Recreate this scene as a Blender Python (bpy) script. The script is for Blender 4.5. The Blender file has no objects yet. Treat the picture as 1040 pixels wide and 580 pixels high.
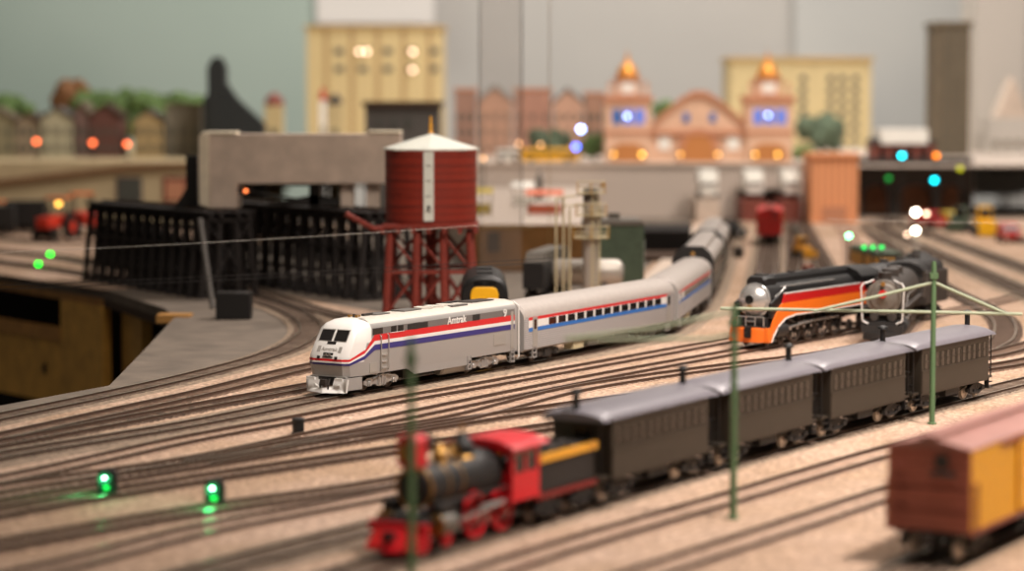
import bpy, bmesh, math, random
from mathutils import Vector, Matrix
random.seed(7)
PI = math.pi
C = bpy.context.scene.collection
SC = bpy.context.scene

# ------------------------------------------------------------------ camera model (photo 1040x580)
F, HOR, H = 2500.0, 98.0, 17.0
PITCH = math.atan((290 - HOR) / F)
cp, sp_ = math.cos(PITCH), math.sin(PITCH)
def ray(px, py):
    a = (px - 520) / F; b = (290 - py) / F
    return Vector((a, cp + b * sp_, -sp_ + b * cp))
def G(px, py, z=0.0):
    d = ray(px, py); t = (z - H) / d.z
    return Vector((d.x * t, d.y * t, z))
def AT(px, py, Y):
    d = ray(px, py); t = Y / d.y
    return Vector((d.x * t, Y, H + d.z * t))
def WX(px, Y): return AT(px, 150, Y).x
def WZ(py, Y): return AT(520, py, Y).z

# ------------------------------------------------------------------ materials
def lin(c):
    return tuple(((v / 255) / 12.92 if v / 255 <= .04045 else (((v / 255) + .055) / 1.055) ** 2.4) for v in c)
MATS = {}
def M(name, col=None, rough=.6, metal=0.0, var=0.0, vscale=3.0, bump=0.0, bscale=20.0, emit=None, estr=0.0, alpha=None, spec=.5):
    if name in MATS: return MATS[name]
    m = bpy.data.materials.new(name); m.use_nodes = True
    nt = m.node_tree; b = nt.nodes['Principled BSDF']
    c = lin(col) + (1,)
    b.inputs['Base Color'].default_value = c
    b.inputs['Roughness'].default_value = rough
    b.inputs['Metallic'].default_value = metal
    b.inputs['Specular IOR Level'].default_value = spec
    tc = None
    if var > 0 or bump > 0:
        tc = nt.nodes.new('ShaderNodeTexCoord')
    if var > 0:
        n = nt.nodes.new('ShaderNodeTexNoise'); n.inputs['Scale'].default_value = vscale; n.inputs['Detail'].default_value = 6
        nt.links.new(tc.outputs['Object'], n.inputs['Vector'])
        r = nt.nodes.new('ShaderNodeValToRGB')
        r.color_ramp.elements[0].position = .3; r.color_ramp.elements[1].position = .7
        r.color_ramp.elements[0].color = tuple(v * (1 - var) for v in c[:3]) + (1,)
        r.color_ramp.elements[1].color = tuple(min(1, v * (1 + var)) for v in c[:3]) + (1,)
        nt.links.new(n.outputs['Fac'], r.inputs['Fac']); nt.links.new(r.outputs['Color'], b.inputs['Base Color'])
    if bump > 0:
        n2 = nt.nodes.new('ShaderNodeTexNoise'); n2.inputs['Scale'].default_value = bscale; n2.inputs['Detail'].default_value = 4
        nt.links.new(tc.outputs['Object'], n2.inputs['Vector'])
        bp = nt.nodes.new('ShaderNodeBump'); bp.inputs['Strength'].default_value = bump; bp.inputs['Distance'].default_value = .1
        nt.links.new(n2.outputs['Fac'], bp.inputs['Height']); nt.links.new(bp.outputs['Normal'], b.inputs['Normal'])
    if emit:
        b.inputs['Emission Color'].default_value = lin(emit) + (1,); b.inputs['Emission Strength'].default_value = estr
    MATS[name] = m
    return m

def ballast_mat():
    m = bpy.data.materials.new('ballast'); m.use_nodes = True; nt = m.node_tree; b = nt.nodes['Principled BSDF']
    tc = nt.nodes.new('ShaderNodeTexCoord')
    n1 = nt.nodes.new('ShaderNodeTexNoise'); n1.inputs['Scale'].default_value = .07; n1.inputs['Detail'].default_value = 7; n1.inputs['Roughness'].default_value = .65
    n2 = nt.nodes.new('ShaderNodeTexNoise'); n2.inputs['Scale'].default_value = 3.2; n2.inputs['Detail'].default_value = 5
    v = nt.nodes.new('ShaderNodeTexVoronoi'); v.inputs['Scale'].default_value = 4.5
    for n in (n1, n2, v): nt.links.new(tc.outputs['Object'], n.inputs['Vector'])
    r1 = nt.nodes.new('ShaderNodeValToRGB')
    r1.color_ramp.elements[0].position = .38; r1.color_ramp.elements[1].position = .62
    r1.color_ramp.elements[0].color = lin((180, 152, 126)) + (1,)
    r1.color_ramp.elements[1].color = lin((206, 180, 162)) + (1,)
    r2 = nt.nodes.new('ShaderNodeValToRGB')
    r2.color_ramp.elements[0].position = .3; r2.color_ramp.elements[1].position = .72
    r2.color_ramp.elements[0].color = (.5, .46, .42, 1); r2.color_ramp.elements[1].color = (1.12, 1.1, 1.08, 1)
    r3 = nt.nodes.new('ShaderNodeValToRGB')
    r3.color_ramp.elements[0].position = 0; r3.color_ramp.elements[1].position = 1
    r3.color_ramp.elements[0].color = (.72, .7, .68, 1); r3.color_ramp.elements[1].color = (1.15, 1.13, 1.1, 1)
    nt.links.new(n1.outputs['Fac'], r1.inputs['Fac']); nt.links.new(n2.outputs['Fac'], r2.inputs['Fac'])
    sep = nt.nodes.new('ShaderNodeSeparateColor'); nt.links.new(v.outputs['Color'], sep.inputs['Color']); nt.links.new(sep.outputs['Red'], r3.inputs['Fac'])
    mx = nt.nodes.new('ShaderNodeMixRGB'); mx.blend_type = 'MULTIPLY'; mx.inputs['Fac'].default_value = 1
    mx2 = nt.nodes.new('ShaderNodeMixRGB'); mx2.blend_type = 'MULTIPLY'; mx2.inputs['Fac'].default_value = 1
    nt.links.new(r1.outputs['Color'], mx.inputs['Color1']); nt.links.new(r2.outputs['Color'], mx.inputs['Color2'])
    nt.links.new(mx.outputs['Color'], mx2.inputs['Color1']); nt.links.new(r3.outputs['Color'], mx2.inputs['Color2'])
    nt.links.new(mx2.outputs['Color'], b.inputs['Base Color'])
    b.inputs['Roughness'].default_value = .85
    bp = nt.nodes.new('ShaderNodeBump'); bp.inputs['Strength'].default_value = .7; bp.inputs['Distance'].default_value = .12
    nt.links.new(v.outputs['Distance'], bp.inputs['Height']); nt.links.new(bp.outputs['Normal'], b.inputs['Normal'])
    MATS['ballast'] = m; return m

def stripes_mat(name, c1, c2, axis='z', period=.3, width=.15, rough=.6, var=.15):
    """boards / siding / corrugation: narrow grooves of c2 between boards of c1"""
    if name in MATS: return MATS[name]
    m = bpy.data.materials.new(name); m.use_nodes = True; nt = m.node_tree; b = nt.nodes['Principled BSDF']
    tc = nt.nodes.new('ShaderNodeTexCoord'); s = nt.nodes.new('ShaderNodeSeparateXYZ')
    nt.links.new(tc.outputs['Object'], s.inputs[0])
    d = nt.nodes.new('ShaderNodeMath'); d.operation = 'DIVIDE'; d.inputs[1].default_value = period
    nt.links.new(s.outputs[axis.upper()], d.inputs[0])
    fr = nt.nodes.new('ShaderNodeMath'); fr.operation = 'FRACT'; nt.links.new(d.outputs[0], fr.inputs[0])
    lt = nt.nodes.new('ShaderNodeMath'); lt.operation = 'LESS_THAN'; lt.inputs[1].default_value = width
    nt.links.new(fr.outputs[0], lt.inputs[0])
    n = nt.nodes.new('ShaderNodeTexNoise'); n.inputs['Scale'].default_value = 2; n.inputs['Detail'].default_value = 6
    nt.links.new(tc.outputs['Object'], n.inputs['Vector'])
    r = nt.nodes.new('ShaderNodeValToRGB'); c = lin(c1)
    r.color_ramp.elements[0].position = .3; r.color_ramp.elements[1].position = .7
    r.color_ramp.elements[0].color = tuple(v * (1 - var) for v in c) + (1,); r.color_ramp.elements[1].color = tuple(min(1, v * (1 + var)) for v in c) + (1,)
    nt.links.new(n.outputs['Fac'], r.inputs['Fac'])
    mx = nt.nodes.new('ShaderNodeMixRGB'); mx.inputs['Color2'].default_value = lin(c2) + (1,)
    nt.links.new(lt.outputs[0], mx.inputs['Fac']); nt.links.new(r.outputs['Color'], mx.inputs['Color1'])
    nt.links.new(mx.outputs['Color'], b.inputs['Base Color']); b.inputs['Roughness'].default_value = rough
    MATS[name] = m; return m

ballast_mat()
M('table_grey', (108, 97, 86), .75, var=.28, vscale=.35, bump=.2, bscale=3)
M('dark_ballast', (132, 114, 96), .9, var=.4, vscale=2.5, bump=.6, bscale=6)
M('tie', (84, 67, 55), .85, var=.35, vscale=1.2)
M('tie_mid', (112, 90, 75), .9, var=.3, vscale=1.5)
M('tie_pale', (182, 155, 136), .9, var=.25, vscale=1.5)
M('rail', (78, 58, 46), .45, metal=.4)
M('rail_top', (190, 176, 160), .28, metal=.85)
M('silver', (162, 159, 156), .38, metal=.35)
M('silver_lo', (160, 156, 150), .42, metal=.3)
M('chrome', (205, 203, 200), .25, metal=.7)
M('white', (214, 212, 208), .4)
M('coach_roof', (160, 152, 146), .5, var=.05)
M('cream_roof', (186, 180, 170), .5, var=.06)
M('band_grey', (104, 100, 98), .45)
M('red_s', (196, 34, 38), .4)
M('blue_s', (48, 44, 112), .4)
M('blue2', (38, 104, 178), .4)
M('glass', (28, 26, 26), .12, spec=.8)
M('glass_w', (120, 112, 104), .15)
M('black', (22, 21, 21), .45)
M('black_m', (34, 32, 31), .6, var=.2)
M('grease', (52, 46, 42), .6, var=.3, vscale=3)
M('wheel', (96, 84, 76), .4, metal=.6)
M('wheel_face', (200, 190, 178), .35, metal=.7)
M('olive', (52, 45, 36), .5, var=.1)
M('olive_win', (34, 29, 24), .25)
M('old_roof', (112, 108, 114), .36, var=.06)
M('boxred', (128, 66, 54), .6, var=.12, vscale=1.5)
M('boxroof', (156, 110, 100), .6, var=.1, vscale=1.2)
M('orange', (232, 112, 30), .4)
M('dred', (186, 30, 28), .4)
M('cherry', (204, 24, 38), .35)
M('deep_red', (120, 30, 28), .5)
M('brass', (170, 128, 66), .42, metal=.7)
M('gold', (222, 158, 44), .45)
M('smokegrey', (112, 106, 98), .5, metal=.3, var=.15)
M('post_green', (84, 112, 76), .6)
M('yellow', (238, 176, 24), .45)
M('concrete', (204, 186, 170), .8, var=.14, vscale=.6, bump=.3, bscale=4)
M('concrete_lit', (226, 214, 190), .8, var=.06)  # paler copy of the concrete; the lit end face put into colour
M('trestle', (34, 28, 26), .8, var=.35)
M('iron_grey', (96, 92, 88), .6)
M('tank_red', (140, 34, 26), .55)
M('tank_leg', (122, 44, 32), .6, var=.2)
M('roof_white', (214, 216, 206), .6, var=.06)
M('shed_green', (72, 86, 68), .6, var=.15)
M('sand_yellow', (204, 192, 156), .55)
M('tank_silver', (182, 174, 164), .4, metal=.3)
M('wall_beige', (192, 178, 166), .85)
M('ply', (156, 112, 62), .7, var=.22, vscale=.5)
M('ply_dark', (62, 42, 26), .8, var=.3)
M('cabinet', (206, 158, 74), .65, var=.2, vscale=.6)
M('cabinet_beam', (176, 128, 66), .65, var=.2, vscale=.6)
M('shadow_wood', (22, 16, 12), .9)  # near-black colour painting in shade in openings and under the table
M('floor', (40, 30, 24), .8, var=.2)
M('tan_bld', (188, 170, 126), .8, var=.06, vscale=.3)
M('tan_edge', (176, 146, 92), .8)
M('win_dark', (74, 76, 70), .4)
M('station', (216, 178, 150), .8, var=.08, vscale=.4)
M('station_dk', (190, 132, 100), .8)
M('dome', (224, 150, 64), .35, metal=.4)
M('peach', (226, 152, 104), .7, var=.08)
M('foliage', (86, 110, 60), .9, var=.4, vscale=1.2)
M('foliage_dk', (78, 90, 70), .9, var=.3, vscale=1.2)
M('foliage_br', (122, 84, 52), .9, var=.4, vscale=1.2)
M('trunk', (70, 50, 36), .9)
M('skyscraper', (104, 92, 74), .8, var=.12, vscale=.4)
M('pinkgrey', (188, 182, 174), .8, var=.05)
M('grey_shed', (84, 80, 76), .7)
M('elevator', (34, 38, 38), .8, var=.15)
M('truck_white', (240, 238, 230), .5)
stripes_mat('tank_boards', (132, 40, 24), (94, 28, 18), 'z', .62, .12, .5, .06)
stripes_mat('ribs', (156, 152, 150), (122, 118, 118), 'z', .14, .3, .4, .04)
stripes_mat('box_boards', (164, 94, 78), (122, 68, 56), 'z', .42, .1, .6, .1)
stripes_mat('box_yellow', (212, 150, 18), (176, 120, 16), 'x', .45, .09, .5, .05)
stripes_mat('coach_boards', (54, 47, 38), (38, 33, 27), 'x', .22, .15, .5, .08)
stripes_mat('cabin_wood', (232, 160, 112), (196, 122, 82), 'x', .9, .2, .7, .05)
stripes_mat('tan_columns', (188, 168, 122), (160, 134, 90), 'x', 4.9, .22, .8, .05)

M('mustard', (190, 140, 44), .5)
M('arm_pale', (150, 158, 132), .6)
# ------------------------------------------------------------------ mesh builder
class MB:
    def __init__(s): s.v = []; s.f = []; s.m = []; s.names = []
    def mi(s, n):
        if n not in s.names: s.names.append(n)
        return s.names.index(n)
    def add(s, vs, fs, m):
        o = len(s.v); s.v += [tuple(v) for v in vs]; k = s.mi(m)
        for f in fs: s.f.append([i + o for i in f]); s.m.append(k)
        return s
    def box(s, x0, x1, y0, y1, z0, z1, m, mat=None):
        vs = [Vector((x, y, z)) for z in (z0, z1) for y in (y0, y1) for x in (x0, x1)]
        if mat: vs = [mat @ v for v in vs]
        return s.add(vs, [(0, 2, 3, 1), (4, 5, 7, 6), (0, 1, 5, 4), (2, 6, 7, 3), (0, 4, 6, 2), (1, 3, 7, 5)], m)
    def cyl(s, p0, p1, r0, m, r1=None, n=12, cap=True):
        p0 = Vector(p0); p1 = Vector(p1); r1 = r0 if r1 is None else r1
        d = (p1 - p0).normalized(); a = d.orthogonal().normalized(); b = d.cross(a)
        vs = []
        for p, r in ((p0, r0), (p1, r1)):
            for i in range(n):
                t = 2 * PI * i / n; vs.append(p + (a * math.cos(t) + b * math.sin(t)) * r)
        fs = [(i, (i + 1) % n, n + (i + 1) % n, n + i) for i in range(n)]
        if cap: fs += [tuple(range(n - 1, -1, -1)), tuple(range(n, 2 * n))]
        return s.add(vs, fs, m)
    def lathe(s, c, axis, prof, m, n=20):
        """prof: (distance along axis, radius)"""
        c = Vector(c); d = Vector(axis).normalized(); a = d.orthogonal().normalized(); b = d.cross(a)
        vs = []
        for t_, r in prof:
            for i in range(n):
                t = 2 * PI * i / n; vs.append(c + d * t_ + (a * math.cos(t) + b * math.sin(t)) * max(r, .001))
        fs = []
        for k in range(len(prof) - 1):
            for i in range(n):
                fs.append((k * n + i, k * n + (i + 1) % n, (k + 1) * n + (i + 1) % n, (k + 1) * n + i))
        fs += [tuple(range(n - 1, -1, -1)), tuple(range((len(prof) - 1) * n, len(prof) * n))]
        return s.add(vs, fs, m)
    def prism(s, poly, axis, a, b, m):
        """poly in the two other axes (x->(y,z), y->(x,z), z->(x,y))"""
        def P(u, v, w):
            return {'x': (w, u, v), 'y': (u, w, v), 'z': (u, v, w)}[axis]
        n = len(poly)
        vs = [P(u, v, a) for u, v in poly] + [P(u, v, b) for u, v in poly]
        fs = [(i, (i + 1) % n, n + (i + 1) % n, n + i) for i in range(n)] + [tuple(range(n - 1, -1, -1)), tuple(range(n, 2 * n))]
        return s.add(vs, fs, m)
    def tube(s, pts, r, m, n=8):
        for i in range(len(pts) - 1): s.cyl(pts[i], pts[i + 1], r, m, n=n)
        return s
    def rings(s, rs, m, cap=True):
        n = len(rs[0]); vs = [p for r in rs for p in r]
        fs = [(k * n + i, k * n + (i + 1) % n, (k + 1) * n + (i + 1) % n, (k + 1) * n + i) for k in range(len(rs) - 1) for i in range(n)]
        if cap: fs += [tuple(range(n - 1, -1, -1)), tuple(range((len(rs) - 1) * n, len(rs) * n))]
        return s.add(vs, fs, m)
    def ball(s, c, r, m, seg=12, sz=1.0):
        prof = [(-r * sz * math.cos(PI * k / 8), r * math.sin(PI * k / 8)) for k in range(9)]
        return s.lathe(c, (0, 0, 1), prof, m, seg)
    def mesh(s, name, smooth=True, fix=True):
        me = bpy.data.meshes.new(name); me.from_pydata(s.v, [], s.f)
        for n in s.names: me.materials.append(MATS[n])
        for p, k in zip(me.polygons, s.m): p.material_index = k
        if fix:
            bm = bmesh.new(); bm.from_mesh(me); bmesh.ops.recalc_face_normals(bm, faces=bm.faces); bm.to_mesh(me); bm.free()
        if smooth:
            me.shade_smooth(); me.set_sharp_from_angle(angle=.55)
        me.update(); return me
    def obj(s, name, parent=None, loc=(0, 0, 0), rz=0, smooth=True, bevel=0):
        return put(name, s.mesh(name, smooth), parent, loc, rz, bevel)
def put(name, me, parent=None, loc=(0, 0, 0), rz=0, bevel=0, rot=None):
    o = bpy.data.objects.new(name, me); C.objects.link(o); o.parent = parent
    o.location = loc; o.rotation_euler = rot if rot else (0, 0, rz)
    if bevel:
        b = o.modifiers.new('bevel', 'BEVEL'); b.width = bevel; b.segments = 2; b.limit_method = 'ANGLE'
    return o
def tag(o, label=None, cat=None, group=None, kind=None):
    if label: o['label'] = label
    if cat: o['category'] = cat
    if group: o['group'] = group
    if kind: o['kind'] = kind
    return o
def thing(name, label, cat, loc=(0, 0, 0), rz=0, group=None):
    o = bpy.data.objects.new(name, None); C.objects.link(o); o.location = loc; o.rotation_euler = (0, 0, rz)
    o.empty_display_size = .5
    return tag(o, label, cat, group)
def copy_tree(o, parent=None):
    c = o.copy(); C.objects.link(c); c.parent = parent
    for ch in [x for x in o.children]: copy_tree(ch, c)
    return c
def text_mesh(s, size, m, depth=.01, bold=False):
    cu = bpy.data.curves.new('t', 'FONT'); cu.body = s; cu.size = size; cu.extrude = depth; cu.align_x = 'CENTER'; cu.align_y = 'CENTER'
    if bold: cu.offset = size * .018
    o = bpy.data.objects.new('t', cu); C.objects.link(o)
    dg = bpy.context.evaluated_depsgraph_get(); me = bpy.data.meshes.new_from_object(o.evaluated_get(dg))
    bpy.data.objects.remove(o); me.materials.clear(); me.materials.append(MATS[m]); return me
def text_left(s, size, m, x, y, z, parent, name='lettering', bold=False):
    me = text_mesh(s, size, m, bold=bold)
    me.transform(Matrix(((-1, 0, 0, 0), (0, 0, 1, 0), (0, 1, 0, 0), (0, 0, 0, 1))))
    return put(name, me, parent, (x, y, z))

# ------------------------------------------------------------------ track paths
class Path:
    def __init__(s, px, step=1.0, world=False):
        P = [Vector(p).to_3d() if world else G(*p) for p in px]
        for p in P: p.z = 0
        P = [P[0] * 2 - P[1]] + P + [P[-1] * 2 - P[-2]]
        raw = []
        for i in range(1, len(P) - 2):
            p0, p1, p2, p3 = P[i - 1:i + 3]
            # centripetal-ish tangents
            d1 = max((p2 - p1).length, 1e-3); d0 = max((p1 - p0).length, 1e-3); d2 = max((p3 - p2).length, 1e-3)
            m1 = ((p1 - p0) / d0 * d1 / (d0 + d1) + (p2 - p1) / d1 * d0 / (d0 + d1)) * d1
            m2 = ((p2 - p1) / d1 * d2 / (d1 + d2) + (p3 - p2) / d2 * d1 / (d1 + d2)) * d1
            n = 24
            for k in range(n):
                t = k / n; t2 = t * t; t3 = t2 * t
                raw.append(p1 * (2 * t3 - 3 * t2 + 1) + m1 * (t3 - 2 * t2 + t) + p2 * (-2 * t3 + 3 * t2) + m2 * (t3 - t2))
        raw.append(P[-2]); s.p = raw; s.s = [0]
        for a, b in zip(raw, raw[1:]): s.s.append(s.s[-1] + (b - a).length)
        s.L = s.s[-1]
    def at(s, d):
        d = min(max(d, 0), s.L - 1e-4)
        import bisect
        i = min(max(bisect.bisect_right(s.s, d) - 1, 0), len(s.p) - 2)
        t = (d - s.s[i]) / max(s.s[i + 1] - s.s[i], 1e-6)
        return s.p[i].lerp(s.p[i + 1], t)
    def tan(s, d): return (s.at(d + .8) - s.at(d - .8)).normalized()
    def near(s, pt):
        best = min(range(len(s.p)), key=lambda i: (s.p[i].xy - pt.xy).length); return s.s[best]
def place(root, path, s0, L, z=.28):
    a = path.at(s0 + .15 * L); b = path.at(s0 + .85 * L); c = (a + b) / 2; d = a - b
    root.location = (c.x, c.y, z); root.rotation_euler = (0, 0, math.atan2(d.y, d.x))

# ------------------------------------------------------------------ setting
# table: concave polygon with the operator aisle at the left
edge = [G(-150, 440), G(0, 411), G(111, 390.5), G(146, 355), G(178, 321), G(166, 312), G(105, 293), G(0, 277), G(-120, 264)]
world_edge = [Vector((-60, 50, 0)), Vector((60, 40, 0)), Vector((150, 60, 0)), Vector((260, 380, 0)), Vector((-140, 380, 0))]
poly = [world_edge[0], world_edge[1], world_edge[2], world_edge[3], world_edge[4]] + [edge[-1]] + list(reversed(edge))[1:]
mb = MB(); mb.prism([(p.x, p.y) for p in poly], 'z', -.9, -.06, 'table_grey')
o = mb.obj('layout_table', smooth=False); tag(o, kind='structure')
# ballast cover: everything right of the outer loop track
bal = [(-150, 446), (0, 421), (100, 399.5), (200, 377), (270, 357), (294, 347), (302, 339), (298, 329), (282, 319), (260, 311), (235, 303), (205, 296), (205, 286), (260, 292), (330, 308), (420, 322), (520, 330), (640, 290), (690, 238), (712, 218)]
bp = [G(*p) for p in bal]
bp = [Vector((p.x, p.y, 0)) for p in bp] + [Vector((28, 342, 0)), Vector((180, 342, 0)), Vector((150, 60, 0)), Vector((60, 40, 0)), Vector((-60, 50, 0))]
mb = MB(); mb.prism([(p.x, p.y) for p in bp], 'z', -.055, 0, 'ballast'); o = mb.obj('ground_ballast', smooth=False); tag(o, kind='structure')
# far-left yard ground
mb = MB(); q = [G(-120, 266), G(0, 278.5), G(104, 294), G(200, 290), G(200, 250)]
q = [(p.x, p.y) for p in q] + [(-20, 300), (-20, 325), (-130, 325)]
mb.prism(q, 'z', -.055, -.005, 'ballast'); o = mb.obj('ground_yard', smooth=False); tag(o, kind='structure')
mb = MB(); mb.box(-400, 500, -100, 700, -85, -84, 'floor'); o = mb.obj('floor'); tag(o, kind='structure')

def backdrop_mat(name, c1, c2, sc):
    m = bpy.data.materials.new(name); m.use_nodes = True; nt = m.node_tree; b = nt.nodes['Principled BSDF']
    tc = nt.nodes.new('ShaderNodeTexCoord'); n = nt.nodes.new('ShaderNodeTexNoise'); n.inputs['Scale'].default_value = sc; n.inputs['Detail'].default_value = 3
    r = nt.nodes.new('ShaderNodeValToRGB'); r.color_ramp.elements[0].position = .35; r.color_ramp.elements[1].position = .65
    r.color_ramp.elements[0].color = lin(c1) + (1,); r.color_ramp.elements[1].color = lin(c2) + (1,)
    nt.links.new(tc.outputs['Object'], n.inputs['Vector']); nt.links.new(n.outputs['Fac'], r.inputs['Fac']); nt.links.new(r.outputs['Color'], b.inputs['Base Color'])
    b.inputs['Roughness'].default_value = .9; MATS[name] = m
backdrop_mat('sky_green', (146, 160, 150), (160, 172, 162), .012)
backdrop_mat('sky_mid', (176, 172, 166), (188, 183, 176), .012)
backdrop_mat('sky_right', (168, 168, 166), (190, 188, 182), .012)
backdrop_mat('sky_pale', (206, 200, 194), (214, 207, 200), .012)
YB = 600
def wallpiece(name, x0, x1, y0, y1, z0, z1, m):
    mb = MB(); mb.box(x0, x1, y0, y1, z0, z1, m); o = mb.obj(name); tag(o, kind='structure'); return o
wallpiece('wall_back', WX(-400, YB), WX(1500, YB), YB, YB + 4, -85, 120, 'sky_mid')
wallpiece('wall_left', WX(-420, 590), WX(322, 590), 590, 592, -85, 120, 'sky_green')
wallpiece('wall_centre', WX(322, 588), WX(441, 588), 588, 592, WZ(24, 588), 120, 'sky_pale')
wallpiece('wall_right', WX(806, 590), WX(1015, 590), 590, 592, -85, 120, 'sky_right')
wallpiece('trim_1', WX(985, 430), WX(1034, 430), 425, 440, 0, 120, 'pinkgrey')
wallpiece('trim_2', WX(1035, 440), WX(1180, 440), 436, 450, 0, 120, 'sky_right')

# ------------------------------------------------------------------ aisle: far table fascia
def fascia():
    t = thing('table_fascia', 'yellow-brown wooden bench framing under the far table edge, at the left', 'bench')
    a = G(-120, 264); b = G(0, 277); c = G(105, 293); d = G(166, 312)
    def panel(p, q, z0, z1, m, name, off=0, th=.6):
        v = (q - p); v.z = 0; n = Vector((v.y, -v.x, 0)).normalized()
        if n.y > 0: n = -n
        mb = MB(); P = [p + n * off, q + n * off, q + n * (off - th), p + n * (off - th)]
        mb.prism([(k.x, k.y) for k in P], 'z', z0, z1, m); return mb.obj(name, t, smooth=False)
    panel(a, b, -1.6, -.9, 'cabinet_beam', 'edge_beam'); panel(b, c, -1.6, -.9, 'cabinet_beam', 'edge_beam')
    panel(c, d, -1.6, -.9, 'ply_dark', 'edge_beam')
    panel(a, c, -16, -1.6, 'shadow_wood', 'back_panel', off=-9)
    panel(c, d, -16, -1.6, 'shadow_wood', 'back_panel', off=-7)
    m2 = b.lerp(c, .62)
    panel(a, m2, -5.4, -4.2, 'cabinet_beam', 'shelf_beam', off=.3)
    panel(m2, c, -16, -1.6, 'cabinet', 'end_post', off=.2, th=.9)
    panel(c, c.lerp(d, .35), -16, -1.6, 'cabinet', 'end_post', off=-1.6, th=.9)
    pc = panel(a, m2, -11.3, -5.4, 'cabinet', 'cupboard_front', off=.1)
    for i in range(9):
        f = i / 9.0; p = b.lerp(m2, f * 1.0 + .02)
        if i % 3 == 0: panel(p, b.lerp(m2, f + .03), -11.2, -5.5, 'cabinet_beam', 'batten', off=.25, th=.3)
    for i in range(3):
        p = b.lerp(m2, .12 + .33 * i); mb = MB(); mb.lathe((p.x, p.y - .1, -8.2), (0, -1, 0), [(0, .6), (.25, .6), (.25, .45)], 'shadow_wood', 16)
        h = mb.obj('hand_hole', t); 
    e = G(178, 321)
    mb = MB(); mb.box(-2.6, 0, -.4, 1.6, -.5, .12, 'cabinet_beam'); o = mb.obj('board', None, (e.x + 1.2, e.y - .2, 0)); tag(o, 'brown wooden plank end beside the black block at the table corner', 'board')
fascia()

# ------------------------------------------------------------------ tracks
def track(px, label, ties='tie', bal_w=0, group='railway tracks', spacing=.56, buried=False, world=False, group_on=True):
    P = Path(px, world=world)
    t = thing('railway_track', label, 'railway track', tuple(P.at(P.L / 2)))
    off = -P.at(P.L / 2)
    n = max(2, int(P.L / 1.2)); S = [P.L * i / n for i in range(n + 1)]
    for side in (-1, 1):
        mb = MB(); rs_a = []; 
        for d in S:
            p = P.at(d) + off; tn = P.tan(d); nn = Vector((tn.y, -tn.x, 0)); c = p + nn * side * .76
            rs_a.append([c - nn * .07 + Vector((0, 0, .03)), c + nn * .07 + Vector((0, 0, .03)), c + nn * .03 + Vector((0, 0, .13)), c + nn * .05 + Vector((0, 0, .21)), c - nn * .05 + Vector((0, 0, .21)), c - nn * .03 + Vector((0, 0, .13))])
        k = 6; vs = [v for r in rs_a for v in r]
        side_f, top_f = [], []
        for i in range(len(rs_a) - 1):
            for j in range(k):
                f = (i * k + j, i * k + (j + 1) % k, (i + 1) * k + (j + 1) % k, (i + 1) * k + j)
                (top_f if j == 3 else side_f).append(f)
        mb.add(vs, side_f, 'rail'); kk = mb.mi('rail_top'); 
        for f in top_f: mb.f.append(list(f)); mb.m.append(kk)
        mb.obj('rail', t, smooth=False)
    mb = MB(); d = 0; hw = 1.3
    hw = 1.15 if buried else 1.25; z1 = .09 if bal_w else .035
    while d < P.L:
        p = P.at(d) + off; tn = P.tan(d); nn = Vector((tn.y, -tn.x, 0)); a = .13
        j = random.uniform(-.06, .06)
        q = [p + nn * (hw + j) + tn * a, p + nn * (hw + j) - tn * a, p - nn * (hw - j) - tn * a, p - nn * (hw - j) + tn * a]
        zz = z1 + random.uniform(-.01, .01)
        vs = [v + Vector((0, 0, .0)) for v in q] + [v + Vector((0, 0, zz)) for v in q]
        mb.add(vs, [(4, 5, 6, 7), (0, 1, 5, 4), (1, 2, 6, 5), (2, 3, 7, 6), (3, 0, 4, 7)], ties); d += spacing
    o = mb.obj('sleepers', t, smooth=False); tag(o, kind='stuff')
    if bal_w:
        mb = MB(); vs = []; fs = []
        for i, d in enumerate(S):
            p = P.at(d) + off; tn = P.tan(d); nn = Vector((tn.y, -tn.x, 0)); w = bal_w
            vs += [p + nn * (w + .3) + Vector((0, 0, .004)), p + nn * w + Vector((0, 0, .07)), p - nn * w + Vector((0, 0, .07)), p - nn * (w + .3) + Vector((0, 0, .004))]
            if i: fs += [((i - 1) * 4 + j, i * 4 + j, i * 4 + j + 1, (i - 1) * 4 + j + 1) for j in range(3)]
        mb.add(vs, fs, 'dark_ballast'); mb.obj('roadbed', t, smooth=False)
    return P
T1 = track([(-120, 452), (0, 426), (100, 405), (200, 382.5), (277, 361), (303, 349.5), (315, 339), (311, 327), (294, 317), (268, 308), (236, 299), (205, 291)], 'outermost curved track looping round the grey corner at the table edge', bal_w=1.4)
T1b = track([(200, 280), (228, 287), (281, 303), (325, 317), (380, 329), (450, 340), (520, 346)], 'curved track beyond the outer loop, running in behind the silver locomotive', bal_w=1.4)
T2 = track([(-120, 470), (0, 446), (100, 424), (200, 402), (310, 375), (400, 358), (480, 345), (500, 335), (512, 318)], 'second track in from the table edge, under the black diesel', ties='tie_mid')
T3 = track([(-120, 474), (0, 453), (100, 434), (200, 415), (314, 394), (420, 374), (520, 352)], 'third track in from the table edge, passing left of the silver nose')
T4 = track([(-120, 489), (0, 466), (200, 432), (328, 406), (420, 389.5), (516, 372.5), (600, 356.5), (662, 341.5), (694, 322), (711, 301), (722, 278), (733, 250), (742, 222.5)], 'dark-ballasted main track carrying the silver passenger train', bal_w=1.9)
TA = track([(-120, 512), (0, 490), (200, 446.5), (300, 428), (380, 412.5), (490, 393), (600, 373), (738, 347.5), (830, 329), (862, 312), (872, 290), (868, 262), (860, 235), (852, 224)], 'brown-railed track nearest in front of the silver train', ties='tie_pale', buried=True)
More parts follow.
